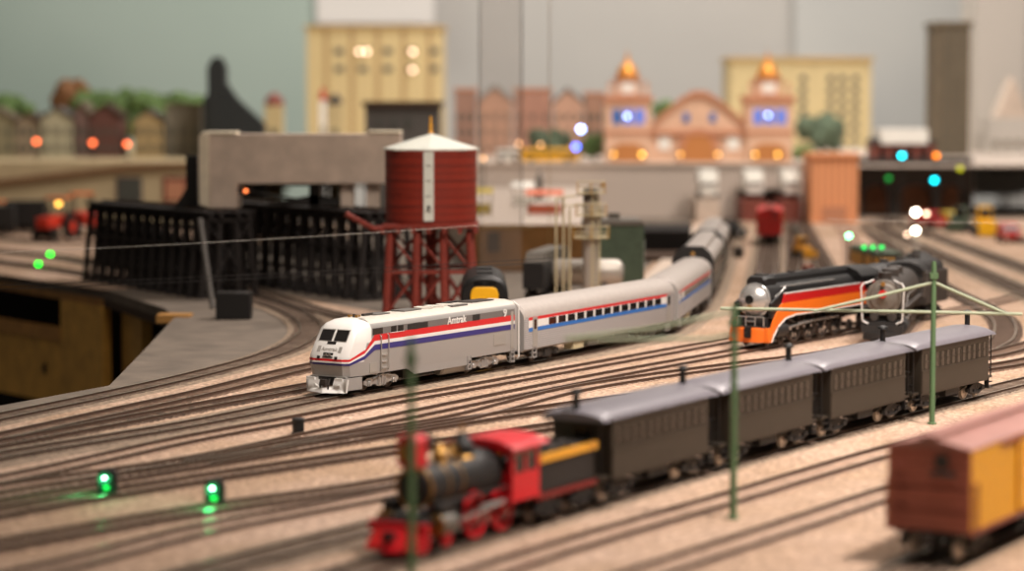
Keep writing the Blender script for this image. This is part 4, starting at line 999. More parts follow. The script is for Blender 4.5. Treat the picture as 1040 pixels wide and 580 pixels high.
# ------------------------------------------------------------------ water tower
def water_tower():
    p = G(438, 322); t = thing('water_tower', 'red water tower on tall braced legs with a white depth gauge and pale roof', 'water tower', (p.x, p.y, 0))
    s = F / p.y; R = 3.52; zb = 7.3; zt = 12.9
    q = MB(); q.lathe((0, 0, zb), (0, 0, 1), [(0, R), (zt - zb, R)], 'tank_boards', 40); 
    q.obj('tank', t)
    q = MB(); q.lathe((0, 0, zt), (0, 0, 1), [(0, R + .18), (.12, R + .2), (1.25, .12), (1.3, .1)], 'roof_white', 8); q.obj('roof', t, smooth=False)
    q = MB(); q.cyl((0, 0, zt + 1.2), (0, 0, zt + 2.6), .09, 'gold', n=8); q.lathe((0, 0, zt + 1.3), (0, 0, 1), [(0, .22), (.3, .1), (.5, .16), (.8, .08)], 'gold', 12); q.obj('finial', t)
    q = MB(); q.box(-.36, .4, -R - .12, -R + .2, zb + .3, zt - .05, 'roof_white')
    gb = q.obj('gauge_board', t); gb.rotation_euler = (0, 0, -.02)
    q = MB()
    for k in range(4): q.box(-.2, .2, -R - .15, -R - .1, zb + 1 + k * 1.15, zb + 1.07 + k * 1.15, 'iron_grey')
    q.box(-.1, .14, -R - .2, -R - .1, zb + 1.2, zb + 1.45, 'black'); q.obj('gauge_marks', gb)
    q = MB()
    for k in range(6):
        z = zb + .3 + k * (zt - zb - .5) / 5; q.lathe((0, 0, z), (0, 0, 1), [(0, R + .03), (.07, R + .03)], 'tank_leg', 40)
    q.obj('hoops', t)
    q = MB(); q.box(-3.6, 3.6, -3.6, 3.6, zb - .25, zb, 'tank_leg')
    for k in range(7): q.box(-3.7 + k * 1.17, -3.4 + k * 1.17, -3.7, 3.7, zb - .65, zb - .25, 'tank_leg')
    q.obj('deck', t)
    for ix in range(4):
        for iy in range(4):
            x = -3 + ix * 2.0; y = -3 + iy * 2.0; b = 1.12
            q = MB(); q.cyl((x * b, y * b, .1), (x, y, zb - .6), .3, 'tank_leg', n=8); q.obj('leg', t)
    for iy in (0, 3):
        for ix in range(3):
            x0 = -3 + ix * 2; y = -3 + iy * 2
            q = MB(); q.cyl((x0 * 1.12, y * 1.1, .5), ((x0 + 2), y, 3.6), .1, 'tank_leg', n=6); q.cyl((x0 + 2, y, 4.0), (x0, y, 6.5), .1, 'tank_leg', n=6); q.obj('brace', t)
            q = MB(); q.box(x0, x0 + 2, y - .12, y + .12, 3.55, 3.85, 'tank_leg'); q.obj('beam', t)
    for iy in (1, 2):
        for ix in range(3):
            x0 = -3 + ix * 2; y = -3 + iy * 2
            q = MB(); q.cyl((x0 + 2, y * 1.1, .5), (x0, y, 3.6), .13, 'tank_leg', n=6); q.cyl((x0, y, 4.0), (x0 + 2, y, 6.5), .13, 'tank_leg', n=6); q.obj('brace', t)
    q = MB(); q.cyl((0, 0, 0), (0, 0, 7.1), .45, 'tank_leg', n=12); q.obj('riser_pipe', t)
    q = MB(); q.box(-3.7, 3.7, -3.6, -3.3, .0, .35, 'tank_leg'); q.box(-3.7, 3.7, 3.3, 3.6, .0, .35, 'tank_leg'); q.obj('sill', t)
    q = MB(); q.tube([(-2.6, -3.0, 7.2), (-4.2, -3.6, 7.0), (-6.3, -4.2, 8.2)], .22, 'tank_leg', 10); q.obj('spout', t)
water_tower()

# ------------------------------------------------------------------ trestles
def trestle(a, b, label, ht=7.3, n=9):
    v = b - a; L = v.length; ang = math.atan2(v.y, v.x); t = thing('trestle', label, 'trestle', tuple((a + b) / 2), ang)
    for i in range(n):
        x = -L / 2 + L * i / (n - 1)
        q = MB()
        for y, by in ((-1.9, -2.6), (-.8, -1.0), (.8, 1.0), (1.9, 2.6)): q.cyl((x, by, 0), (x, y, ht - .5), .27, 'trestle', n=7)
        q.box(x - .2, x + .2, -2.3, 2.3, ht - .8, ht - .45, 'trestle'); q.box(x - .2, x + .2, -2.9, 2.9, 0, .3, 'trestle')
        q.cyl((x + .2, -2.4, .6), (x + .2, 1.9, ht - 1), .09, 'trestle', n=5); q.cyl((x + .2, 2.4, .6), (x + .2, -1.9, ht - 1), .09, 'trestle', n=5)
        q.obj('bent', t)
    q = MB()
    for y in (-1.8, -.8, .8, 1.8): q.box(-L / 2 - .5, L / 2 + .5, y - .15, y + .15, ht - .45, ht - .05, 'trestle')
    q.box(-L / 2 - .5, L / 2 + .5, -2.4, 2.4, ht - .05, ht + .12, 'trestle'); q.obj('deck', t)
    q = MB()
    for s in (-1, 1): q.box(-L / 2, L / 2, s * .76 - .07, s * .76 + .07, ht + .12, ht + .3, 'rail')
    q.obj('deck_rail', t)
    q = MB()
    for z in (1.9, 4.2): q.box(-L / 2, L / 2, -2.35, -2.2, z, z + .2, 'trestle')
    q.obj('longitudinal_brace', t)
    return t
trestle(G(113, 284), G(232, 302), 'left black timber trestle arm ending above the dark corner', 7.2, 13)
trestle(G(226, 281), G(392, 304), 'right black timber trestle arm under the pale concrete beam', 7.3, 15)
q = MB(); b = G(219, 324)
q = MB(); q.box(0, 2.65, 0, 2, 0, 2.05, 'black'); o = q.obj('black_block', None, (b.x, b.y, -.05), bevel=.04); tag(o, 'plain matt black block sitting at the foot of the trestle', 'block')
a = AT(203, 222, 199); c = AT(216, 300, 197); c.z = .05
q = MB(); q.cyl((0, 0, 0), c - a, .22, 'iron_grey', n=8); o = q.obj('leaning_strut', None, a); tag(o, 'thin grey strut leaning down from the trestle beside the black block', 'strut')
# black post + hopper at left end of beam
def chute():
    p = AT(196, 215, 214); t = thing('coal_chute', 'black upright chute machine at the left end of the concrete beam', 'chute', (p.x, p.y, 7.3))
    q = MB(); q.box(-.5, .5, -.6, .6, 0, 4.6, 'black'); q.obj('column', t)
    q = MB(); q.prism([(-1.6, 0), (-.5, 0), (-.5, 1.8)], 'y', -.6, .6, 'black_m'); q.obj('hopper', t)
chute()
def beam():
    Y = 212; s = F / Y; xl = WX(204, Y); xr = WX(408, Y); zt = WZ(134, Y); zb = WZ(186, Y); zl = WZ(210, Y)
    t = thing('coaling_dock', 'long pale concrete beam structure with a thick left leg standing over the black trestle', 'coaling dock', ((xl + xr) / 2, Y, 7.4)); w = (xr - xl) / 2
    z0 = 7.4; zt -= z0; zb -= z0; zl -= z0
    zl = .05
    q = MB(); q.prism([(-w + .9, zl), (-w + 3.3, zl), (-w + 3.3, zb), (w, zb), (w, zt - .15), (-w + .9, zt - .15)], 'y', -1.6, 1.6, 'concrete'); q.obj('girder', t, bevel=.06, )
    q = MB(); q.prism([(-w, zl + .3), (-w + .9, zl), (-w + .9, zt), (-w + .3, zt), (-w, zt - .4)], 'y', -1.75, 1.75, 'concrete_lit'); q.obj('end_pillar', t, bevel=.1)
    q = MB(); q.box(-w + .5, -w + 3.2, -1.7, 1.7, zt - .25, zt + .05, 'concrete_lit'); q.obj('cap', t, bevel=.08)
    q = MB(); q.box(w - 2.8, w, -1.7, 1.7, zt - .15, zt + .12, 'concrete_lit'); q.obj('cap', t, bevel=.08)
    for px in (353, 379):
        x = WX(px, Y) - (xl + xr) / 2; q = MB(); q.box(x - .55, x + .55, -1, 1, .05, zb, 'concrete'); q.obj('column', t)
    q = MB(); x = WX(320, Y) - (xl + xr) / 2
    q.box(x - .5, x + .4, -.5, .5, .05, zb, 'black'); q.prism([(x - 5, .2), (x + 2.5, .3), (x + 2.5, .7), (x, 1.2), (x - 2, .8)], 'y', -.5, .5, 'black_m'); q.cyl((x - 5.5, -.9, 1.5), (x - .5, -.9, .6), .12, 'black_m'); q.cyl((x - 5.5, -.9, zb - .1), (x + 1, -.9, zb - .1), .12, 'black_m'); q.obj('machinery', t)
    q = MB(); x = WX(249, Y) - (xl + xr) / 2; M('em_amber', (240, 120, 60), emit=(255, 130, 70), estr=3); q.box(x - 1.1, x + .6, -1.5, -1.2, 1.35, 1.75, 'black_m'); q.ball((x + .2, -1.6, 1.55), .17, 'em_amber'); q.obj('lamp', t)  # not a real lamp: small glowing ball stands in for an orange glint
beam()

# ------------------------------------------------------------------ sanding tower, green shed, horizontal tank, gondola
def service():
    Y = 203; s = F / Y
    p = Vector((WX(629, Y + 6), Y + 6, 0)); t = thing('equipment_shed', 'dark green block-shaped building with a dusty pale roof beside the sanding tower', 'shed', tuple(p))
    q = MB(); q.box(-3.0, 2.0, -2.5, 4.5, 0, 6.2, 'shed_green'); q.obj('walls', t)
    q = MB(); q.prism([(-3.15, 6.2), (2.15, 6.2), (1.8, 6.6), (-2.8, 6.6)], 'y', -2.6, 4.6, 'smokegrey'); q.obj('roof', t)
    q = MB(); q.box(1.98, 2.06, -2.0, -1.2, 2.4, 5.0, 'roof_white'); q.obj('side_window', t)
    q = MB(); q.box(-2.2, -1.4, 0, .8, 6.6, 7.6, 'smokegrey'); q.box(-.9, .1, .4, 1.4, 6.6, 7.1, 'smokegrey'); q.obj('roof_vent', t)
    p = Vector((WX(599, Y), Y, 0)); t = thing('storage_tank', 'horizontal silver cylinder tank on cradles in front of the green shed', 'tank', tuple(p))
    q = MB(); q.lathe((-3.2, 0, 2.5), (1, 0, 0), [(0, .6), (.25, 1.0), (.6, 1.12), (5.4, 1.12), (5.75, 1.0), (6.0, .6)], 'tank_silver', 24); q.obj('shell', t)
    for x in (-1.8, 1.2):
        q = MB(); q.prism([(-1, 0), (1, 0), (.8, 1.9), (-.8, 1.9)], 'x', x - .2, x + .2, 'iron_grey'); q.obj('cradle', t)
    p = Vector((WX(590, Y - 4), Y - 4, 0)); t = thing('sanding_tower', 'slender grey and cream sanding tower with yellow railings on its platforms', 'tower', tuple(p))
    q = MB(); q.cyl((.8, 0, 0), (.8, 0, 8.6), .62, 'tank_silver', n=16); q.lathe((.8, 0, 8.6), (0, 0, 1), [(0, .62), (.9, .62), (1.2, .2)], 'iron_grey', 16); q.obj('silo', t)
    q = MB()
    for x in (-2.0, -1.4, -.9): q.cyl((x, -.2, 0), (x, -.2, 8.8 if x < -1 else 8), .09, 'sand_yellow', n=8)
    q.tube([(-2, -.2, 8.8), (1.0, -.2, 9.2)], .07, 'sand_yellow', 6); q.tube([(-1.4, -.2, 8.2), (1.4, -.2, 8.2)], .07, 'sand_yellow', 6); q.obj('sand_pipe', t)
    q = MB()
    for x in (.9, 1.5): q.cyl((x, -.75, .2), (x, -.75, 9), .06, 'sand_yellow', n=6)
    for k in range(22): q.cyl((.9, -.75, .5 + k * .4), (1.5, -.75, .5 + k * .4), .035, 'sand_yellow', n=5)
    q.obj('ladder', t)
    for z, w in ((5.6, 1.4), (7.4, 1.2), (9.2, 1.1)):
        q = MB(); q.box(.8 - w, .8 + w, -1.1, .9, z, z + .12, 'sand_yellow')
        for x in (.8 - w, .8, .8 + w): q.cyl((x, -1.1, z), (x, -1.1, z + .95), .05, 'mustard', n=6)
        for zz in (z + .5, z + .95): q.tube([(.8 - w, .9, zz), (.8 - w, -1.1, zz), (.8 + w, -1.1, zz), (.8 + w, .9, zz)], .05, 'sand_yellow', 6)
        q.obj('platform', t)
    q = MB(); q.box(-2.4, 2.0, -.9, .9, 0, .5, 'concrete'); q.obj('footing', t)
    q = MB(); q.ball((1.7, -1.0, 9.9), .18, 'brass'); q.obj('lamp', t)
    p = G(556, 310); t = thing('gondola_car', 'black open wagon with a sloping pale load left of the sanding tower', 'wagon', (p.x, p.y + 4, .28), math.radians(-90 - 17)); t.scale = (.9, .62, 1)
    q = MB(); q.box(-4.5, 4.5, -1.45, 1.45, 1.0, 3.2, 'black_m'); q.obj('body', t, bevel=.04)
    q = MB(); q.prism([(-4.3, 3.0), (4.3, 3.0), (3.6, 4.0), (-3.6, 4.2)], 'y', -1.3, 1.3, 'smokegrey'); q.obj('load', t)
    bogie('dark', t, 3, 1.8); bogie('dark', t, -3, 1.8)
service()

# ------------------------------------------------------------------ raised plateau, walls
FY = 240
xl, xr = WX(482, FY), WX(607, FY)
q = MB(); q.box(xl, xr, FY, FY + .6, -.06, 4.5, 'ply'); o = q.obj('plywood_fascia'); tag(o, 'bare brown plywood panel between the water tower and the sanding tower', 'panel')
q = MB(); q.prism([(xl, FY + .6), (xr, FY + .6), (WX(600, 344), 344), (WX(440, 344), 344)], 'z', -.06, 4.4, 'wall_beige'); o = q.obj('street_ground', smooth=False); tag(o, kind='structure')
WY = 345
def wseg(name, p0, p1, z0, ztop, m='wall_beige', y=WY, d=3, label=None):
    q = MB(); q.box(WX(p0, y), WX(p1, y), y, y + d, z0, ztop, m); o = q.obj(name); return o
ZT = WZ(168, WY)
RW = thing('retaining_wall', 'long beige retaining wall below the station, with a track portal', 'wall', (WX(650, WY), WY, 0))
def rwbox(p0, p1, z0, z1, m, name, y0=0, y1=3):
    q = MB(); q.box(WX(p0, WY) - RW.location.x, WX(p1, WY) - RW.location.x, y0, y1, z0, z1, m); return q.obj(name, RW)
rwbox(470, 749, 0, ZT, 'wall_beige', 'wall_panel'); rwbox(749, 812, 4.0, ZT, 'wall_beige', 'portal_lintel'); rwbox(812, 824, 0, ZT, 'wall_beige', 'wall_panel')
rwbox(466, 826, ZT, ZT + .35, 'concrete', 'coping', -.3, 3.3); rwbox(749, 812, 0, 4.0, 'shadow_wood', 'portal_shade', 2.4, 3)  # near-black slab paints in the shade inside the portal
# upper city ground behind wall
x1_city = WX(206, 335) + .1
q = MB(); q.box(x1_city, WX(1100, 420), WY + 3, 520, ZT - .3, ZT, 'wall_beige'); o = q.obj('city_ground'); tag(o, kind='structure')
# dark block in place of a shaded opening, by the embankment
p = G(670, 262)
q = MB(); q.prism([(-3.2, 0), (2.6, 0), (4.8, 24), (-3.2, 24)], 'z', -.06, .5, 'ply_dark'); q.prism([(-3.2, 10), (3.6, 10), (4.8, 26), (-3.2, 26)], 'z', .5, 2.6, 'shadow_wood'); o = q.obj('shade_block', None, (p.x, p.y - 6, 0), smooth=False); tag(o, 'low dark brown block in place of a shaded opening at the foot of the beige wall, left of the train', 'block')
# beige embankment strip along the train
P1 = [G(648, 292), G(700, 236), G(720, 225)]; P2 = [G(672, 292), G(712, 236), G(727, 225)]
q = MB(); q.prism([(v.x, v.y) for v in P1] + [(v.x, v.y) for v in reversed(P2)], 'z', -.05, .3, 'concrete'); o = q.obj('embankment_kerb', smooth=False); tag(o, 'pale kerb strip running back beside the curved silver train', 'kerb')

# ------------------------------------------------------------------ buildings
def building(name, label, px0, px1, py, Y, m, wins, depth=14, wm='win_dark', base=0.0, cat='building', cols=None, ro=None, roof_lip='tan_edge'):
    x0, x1 = WX(px0, Y), WX(px1, Y); zt = WZ(py, Y); cx = (x0 + x1) / 2; w = (x1 - x0) / 2
    t = thing(name, label, cat, (cx, Y, base)); h = zt - base
    q = MB(); q.box(-w, w, 0, depth, 0, h, m); q.obj('walls', t)
    q = MB(); q.box(-w - .4, w + .4, -.4, depth + .4, h - .7, h, roof_lip); q.obj('cornice', t)
    me = None
    for (wx, wy, ww, wh, lit) in wins:
        X = WX(wx, Y) - cx; Z = WZ(wy, Y) - base; sw = F / Y
        q = MB(); q.box(-ww / sw / 2, ww / sw / 2, -.12, .1, -wh / sw / 2, wh / sw / 2, lit or wm); put('window', q.mesh('window'), t, (X, 0, Z))
    return t
M('em_warm', (255, 220, 180), emit=(255, 214, 180), estr=7)
M('em_warm_lo', (255, 200, 150), emit=(255, 190, 130), estr=3)
M('em_orange', (255, 130, 80), emit=(255, 110, 60), estr=6)
M('em_gold', (255, 200, 100), emit=(255, 190, 80), estr=5)
M('em_blue', (90, 130, 255), emit=(70, 110, 255), estr=9)
M('win_blue', (90, 120, 200), emit=(80, 120, 230), estr=.35)
M('em_blue_w', (200, 215, 255), emit=(165, 190, 255), estr=13)
M('em_teal', (20, 220, 230), emit=(0, 215, 235), estr=10)
M('em_olive', (150, 150, 20), emit=(130, 130, 5), estr=5)
M('em_dgreen', (10, 120, 50), emit=(0, 120, 40), estr=3)
M('em_brightgreen', (10, 230, 60), emit=(0, 225, 40), estr=8)
M('em_white', (255, 245, 225), emit=(255, 240, 215), estr=26)
wins = []
for x in (345, 369, 394, 418, 441):
    for y in (52, 70): wins.append((x, y, 9, 6, None))
tb = building('warehouse', 'tall tan warehouse block with pilasters and two rows of windows, behind the concrete beam', 312, 450, 26, 470, 'tan_columns', wins, depth=16)
def lampball(name, px, py, Y, r, m, label, cat='lamp', group=None, post_to=None):
    p = AT(px, py, Y); t = thing(name, label, cat, (p.x, p.y, post_to if post_to is not None else p.z - r), 0, group)
    b = post_to if post_to is not None else p.z - r
    q = MB(); q.ball((0, 0, p.z - b), r, m); q.obj('bulb', t)
    q = MB()
    if post_to is not None: q.cyl((0, .1, 0), (0, .1, p.z - b - r * .6), .09, 'black_m', n=6); q.lathe((0, 0, p.z - b + r * .8), (0, 0, 1), [(0, r * .9), (.1, .1)], 'black_m', 10); q.obj('lamp_post', t)
    else: q.box(-r, r, r * .5, r * 1.4, 0, 2 * r, 'black_m'); q.obj('bracket', t)
    return t
# lit windows of the warehouse
for i, (x, y) in enumerate(((365, 52.5), (372.5, 52.5), (419, 52.5), (419, 71))):
    lampball('wall_lamp', x, y, 469.2, .36, 'em_warm', ['left of the paired glowing lights on the tan warehouse', 'right of the paired glowing lights on the tan warehouse', 'upper right glowing light on the tan warehouse', 'lower right glowing light on the tan warehouse'][i], group='lights on the tan warehouse')
wins = []
for i, x in enumerate((815, 843, 855, 868)):
    for k in range(7): wins.append((x, 80 + k * 11.5, 6.5, 6.5, None))
building('office_block', 'tan office block with a grid of dark windows behind the right station tower', 741, 884, 58, 455, 'tan_bld', wins, depth=16, base=ZT)
wins = [(x, 34 + k * 9, 4, 4, None) for x in (958, 966, 975) for k in range(18)]
building('skyscraper', 'tall narrow brown tower block beside the pale column at right', 950, 984, 22, 400, 'skyscraper', wins, depth=10, roof_lip='skyscraper')
M('tower_dim', (118, 108, 94), .8)
building('grey_warehouse', 'low dark grey flat-roofed building between the tan warehouse and the red water tower', 371, 446, 103, 330, 'grey_shed', [(x, 125, 6, 8, None) for x in (385, 400, 415)], depth=10, roof_lip='ply_dark')
# grain elevator silhouette
def elevator():
    Y = 360; s = F / Y; p = Vector((WX(232, Y), Y, 0)); t = thing('coaling_tower', 'black coaling tower with a tall head house and sloping conveyor roof, behind the concrete beam', 'tower', tuple(p))
    zt = WZ(58, Y); X = lambda px: WX(px, Y) - p.x; Z = lambda py: WZ(py, Y)
    q = MB(); q.prism([(X(211), 0), (X(229), 0), (X(229), Z(68)), (X(224), Z(58)), (X(217), Z(58)), (X(211), Z(68))], 'y', 0, 4, 'elevator'); q.obj('head_house', t)
    q = MB(); q.prism([(X(229), 0), (X(268), 0), (X(268), Z(126)), (X(240), Z(100)), (X(229), Z(84))], 'y', .3, 3.7, 'elevator'); q.obj('conveyor_gallery', t)
    q = MB(); q.prism([(X(206), 0), (X(211), 0), (X(211), Z(96)), (X(206), Z(100))], 'y', .3, 3.7, 'elevator'); q.obj('side_bin', t)
elevator()
def small_tower(px, py0, w, Y, m, top, label, topm='boxred'):
    s = F / Y; zt = WZ(py0, Y); hw = w / s / 2; t = thing('tower_house', label, 'building', (WX(px, Y), Y, 0))
    q = MB(); q.box(-hw, hw, 0, hw * 2, 0, zt, m); q.obj('walls', t)
    q = MB(); q.lathe((0, hw, zt), (0, 0, 1), [(0, hw * 1.15), (top * .5, hw), (top, .1)], topm, 12); q.obj('roof', t)
    q = MB(); q.box(-hw * .4, hw * .4, -.1, .1, zt * .62, zt * .75, 'win_dark'); q.obj('window', t)
small_tower(278, 107, 18, 400, 'tan_bld', 2.2, 'small cream tower with a red cap right of the black coaling tower')
small_tower(340, 106, 14, 395, 'tan_bld', 1.8, 'small cream tower with a dark cap in front of the tan warehouse', 'grease')
small_tower(328, 102, 6, 390, 'truck_white', 2.0, 'slim white chimney with a red top in front of the tan warehouse', 'red_s')

# station
def station():
    Y = 362; s = F / Y; c = WX(711, Y); t = thing('railway_station', 'salmon mission-style station with twin domed towers and an arched gable, at the back', 'station', (c, Y, ZT))
    X = lambda px: WX(px, Y) - c; Z = lambda py: WZ(py, Y) - ZT
    for px0, px1, nm in ((615, 661, 'l'), (758, 805, 'r')):
        x0, x1 = X(px0), X(px1); m = (x0 + x1) / 2; w = (x1 - x0) / 2
        q = MB(); q.box(x0, x1, 0, 2 * w, 0, Z(100), 'station'); q.box(x0 - .3, x1 + .3, -.3, 2 * w + .3, Z(104), Z(97), 'station_dk'); q.box(x0 - .15, x1 + .15, -.15, 2 * w, Z(137), Z(133), 'station_dk')
        tw = q.obj('tower', t)
        q = MB(); q.prism([(m - w * .75, 0), (m + w * .75, 0), (m + w * .75, Z(152)), (m + w * .4, Z(146)), (m - w * .4, Z(146)), (m - w * .75, Z(152))], 'y', -.1, .2, 'em_gold_dim'); q.obj('arch', tw)
        for k in (-1, 0, 1):
            q = MB(); q.box(m + k * w * .5 - w * .2, m + k * w * .5 + w * .2, -.12, .1, Z(126), Z(111), 'win_blue' if (nm == 'r' or k > -1) else 'blue2'); q.obj('window', tw)
        for sx in (-1, 1):
            q = MB(); q.box(m + sx * w * .8 - .3, m + sx * w * .8 + .3, .2, .8, Z(97), Z(86), 'station'); q.ball((m + sx * w * .8, .5, Z(86)), .4, 'station_dk'); q.obj('pinnacle', tw)
        q = MB(); q.box(m - w * .55, m + w * .55, w * .45, w * 1.55, Z(97), Z(80), 'station'); q.box(m - w * .3, m + w * .3, w * .4, w * 1.5, Z(95), Z(84), 'truck_white')
        q.box(m - w * .65, m + w * .65, w * .35, w * 1.65, Z(81), Z(79), 'station_dk'); q.obj('belfry', tw)
        q = MB(); q.lathe((m, w, Z(79)), (0, 0, 1), [(0, w * .5), (.8, w * .48), (1.7, w * .34), (2.3, w * .14), (2.6, .3), (3.3, .28), (3.5, .1), (4.1, .05)], 'dome', 20); q.obj('dome', tw)
    q = MB(); x0, x1 = X(661), X(758); m = (x0 + x1) / 2
    q.prism([(x0, 0), (x1, 0), (x1, Z(128)), (X(748), Z(118)), (X(728), Z(102)), (X(716), Z(96)), (X(704), Z(96)), (X(692), Z(102)), (X(672), Z(118)), (x0, Z(128))], 'y', .8, 7, 'station'); q.obj('gable_hall', t)
    q = MB(); q.prism([(x0, Z(130)), (X(672), Z(120)), (X(692), Z(104)), (X(704), Z(98)), (X(716), Z(98)), (X(728), Z(104)), (X(748), Z(120)), (x1, Z(130)), (x1, Z(126)), (X(748), Z(115)), (X(728), Z(99)), (X(716), Z(92)), (X(704), Z(92)), (X(692), Z(99)), (X(672), Z(115)), (x0, Z(126))], 'y', .3, 1, 'station_dk'); q.obj('gable_moulding', t)
    def arc(r, z0): return [(m + r * math.cos(PI * k / 12), z0 + r * math.sin(PI * k / 12)) for k in range(13)]
    r1 = (X(733) - X(690)) / 2
    q = MB(); q.prism([(m + r1, 0)] + arc(r1, Z(152)) + [(m - r1, 0)], 'y', .4, .9, 'station_dk'); q.obj('arch_surround', t)
    q = MB(); q.prism([(m + r1 * .72, 0)] + arc(r1 * .72, Z(152)) + [(m - r1 * .72, 0)], 'y', .3, .5, 'em_gold_dim'); q.obj('arch', t)
    for px in (675, 745):
        q = MB(); q.box(X(px) - .9, X(px) + .9, .6, .9, Z(152), Z(138), 'truck_white'); q.obj('window', t)
    for px in (697, 724):
        q = MB(); q.box(X(px) - .45, X(px) + .45, .6, .9, Z(124), Z(115), 'blue2'); q.obj('window', t)
    q = MB(); q.box(X(661), X(758), .2, .9, Z(137), Z(133), 'station_dk'); q.obj('string_course', t)
M('em_gold_dim', (186, 122, 66), .7)
station()
for i, (x, y, m, r) in enumerate(((637, 118, 'em_blue_w', .24), (652, 157, 'em_gold', .3), (623, 157, 'em_gold', .22), (767, 157, 'em_gold', .22), (790, 157, 'em_gold', .25), (691, 157, 'em_gold', .2), (729, 157, 'em_gold', .2), (780, 117, 'em_blue_w', .2))):
    lampball('station_lamp', x, y, 359.6, r, m, ['blue-white light in the left tower window', 'brighter gold light at the foot of the left station tower', 'fainter gold light at the left foot of the left station tower', 'gold light at the left foot of the right station tower', 'gold light at the right foot of the right station tower', 'gold light left of the station arch', 'gold light right of the station arch', 'blue-white light in the right tower window'][i], group='lights on the station front')
lampball('street_lamp', 590, 131, 350, .42, 'em_blue_w', 'brightest blue-white light left of the station', post_to=ZT)
lampball('street_lamp', 585, 149, 349, .42, 'em_blue', 'deep blue light below the bright one, left of the station', post_to=ZT)
lampball('street_lamp', 527, 146, 352, .3, 'em_warm_lo', 'left pale round light above the yellow bus', post_to=ZT)
lampball('street_lamp', 549, 147, 352, .26, 'em_warm_lo', 'right pale round light above the yellow bus', post_to=ZT)
lampball('street_lamp', 491, 161, 300, .28, 'em_warm_lo', 'pale round light beside the water tower top right', post_to=4.4)
# generic row houses
def house(px0, px1, pyt, Y, base, wm, rm, label, gable=True, nwin=3, storeys=2):
    x0, x1 = WX(px0, Y), WX(px1, Y); w = (x1 - x0) / 2; zt = WZ(pyt, Y) - base; e = zt * .78 if gable else zt
    t = thing('row_house', label, 'building', ((x0 + x1) / 2, Y, base))
    q = MB(); q.box(-w, w, 0, 7, 0, e, wm); 
    if gable: q.prism([(-w, e), (w, e), (0, zt - .1)], 'y', 0, 7, wm)
    q.obj('walls', t)
    q = MB()
    if gable:
        q.prism([(-w - .3, e - .2), (0, zt - .1), (w + .3, e - .2), (w + .3, e + .1), (0, zt + .2), (-w - .3, e + .1)], 'y', -.3, 7.3, rm)
    else: q.box(-w - .2, w + .2, -.2, 7.2, e, e + .4, rm)
    q.obj('roof', t)
    for k in range(storeys):
        for i in range(nwin):
            x = -w + (i + .5) * 2 * w / nwin; q = MB(); q.box(x - .3, x + .3, -.06, .1, .8 + k * 2.4, 2.0 + k * 2.4, 'win_dark'); q.obj('window', t)
    return t
def hmat(n, c): M(n, c, .8, var=.12, vscale=.6); return n
LB = 8.0
data = [(-60, -25, 112, 'h1', (126, 120, 98)), (-24, 14, 110, 'h2', (142, 134, 106)), (15, 40, 116, 'h3', (150, 134, 112)), (42, 74, 110, 'h4', (176, 170, 144)), (76, 90, 104, 'h5', (112, 88, 82)), (92, 122, 106, 'h6', (98, 62, 54)), (136, 166, 112, 'h7', (168, 146, 104)), (168, 204, 108, 'h8', (120, 114, 100))]
hl = ['grey-tan row house at the extreme left of the hill street', 'tan gabled row house at the left edge', 'narrow brownish row house left of the cream one', 'wide cream gabled row house at left', 'narrow dusky red house beside the cream row house', 'dark red gabled row house in the middle of the hill street', 'golden-yellow gabled row house behind the rightmost orange lamp', 'grey row house beside the black coaling tower']
for i, (a, b, y, n, c) in enumerate(data): house(a, b, y, 365, LB, hmat(n, c), ['grey_shed', 'skyscraper', 'ply_dark'][i % 3], hl[i], gable=(i != 7), nwin=2 if b - a < 20 else 3)
data = [(462, 484, 92, 'k1', (150, 116, 100)), (486, 520, 88, 'k2', (188, 146, 122)), (522, 560, 92, 'k3', (166, 124, 106)), (562, 592, 90, 'k4', (186, 148, 126)), (594, 613, 96, 'k5', (156, 120, 100))]
hl = ['brownish house beside the water tower top', 'salmon row house, widest left of the station', 'reddish row house above the yellow bus', 'pale pink row house above the blue lights', 'small brown house against the left station tower']
for i, (a, b, y, n, c) in enumerate(data): house(a, b, y, 400, ZT, hmat(n, c), ['station_dk', 'grey_shed'][i % 2], hl[i], gable=(i % 2 == 1), nwin=3, storeys=3)
# bank the left houses stand on
q = MB(); x0 = WX(-120, 335); x1 = WX(206, 335)
q.prism([(x0, -.06), (x1, -.06), (x1, WZ(166, 335)), (x0, WZ(166, 335))], 'y', 335, 339, 'wall_ramp') if False else None
M('wall_ramp', (188, 170, 134), .85, var=.06, vscale=.3); M('ramp_brown', (124, 92, 62), .85)
t = thing('viaduct_wall', 'cream retaining wall with a slanting brown ramp band below the left houses', 'wall', (x0, 335, 0)); W_ = x1 - x0
q = MB(); q.box(0, W_, 0, 4, 0, 8.1, 'wall_ramp'); q.obj('wall_panel', t)
zz = lambda py: WZ(py, 334.8)
q = MB(); q.prism([(0, zz(196)), (WX(130, 335) - x0, zz(167)), (W_, zz(165)), (W_, zz(169)), (WX(130, 335) - x0, zz(173)), (0, zz(203))], 'y', -.5, 0, 'ramp_brown'); q.obj('ramp_band', t)
for (a, b) in ((118, 144), (165, 190)):
    q = MB(); q.box(WX(a, 335) - x0, WX(b, 335) - x0, -.15, .1, zz(205), zz(180), 'boxred' if a > 150 else 'grey_shed'); q.box(WX(a + 3, 335) - x0, WX(b - 3, 335) - x0, -.2, .1, zz(203), zz(184), 'win_dark' if a < 150 else 'station_dk'); q.obj('window', t)
q = MB(); q.box(x0, x1, 339, 470, -.06, 8.0, 'wall_ramp'); o = q.obj('hill_ground'); tag(o, kind='structure')

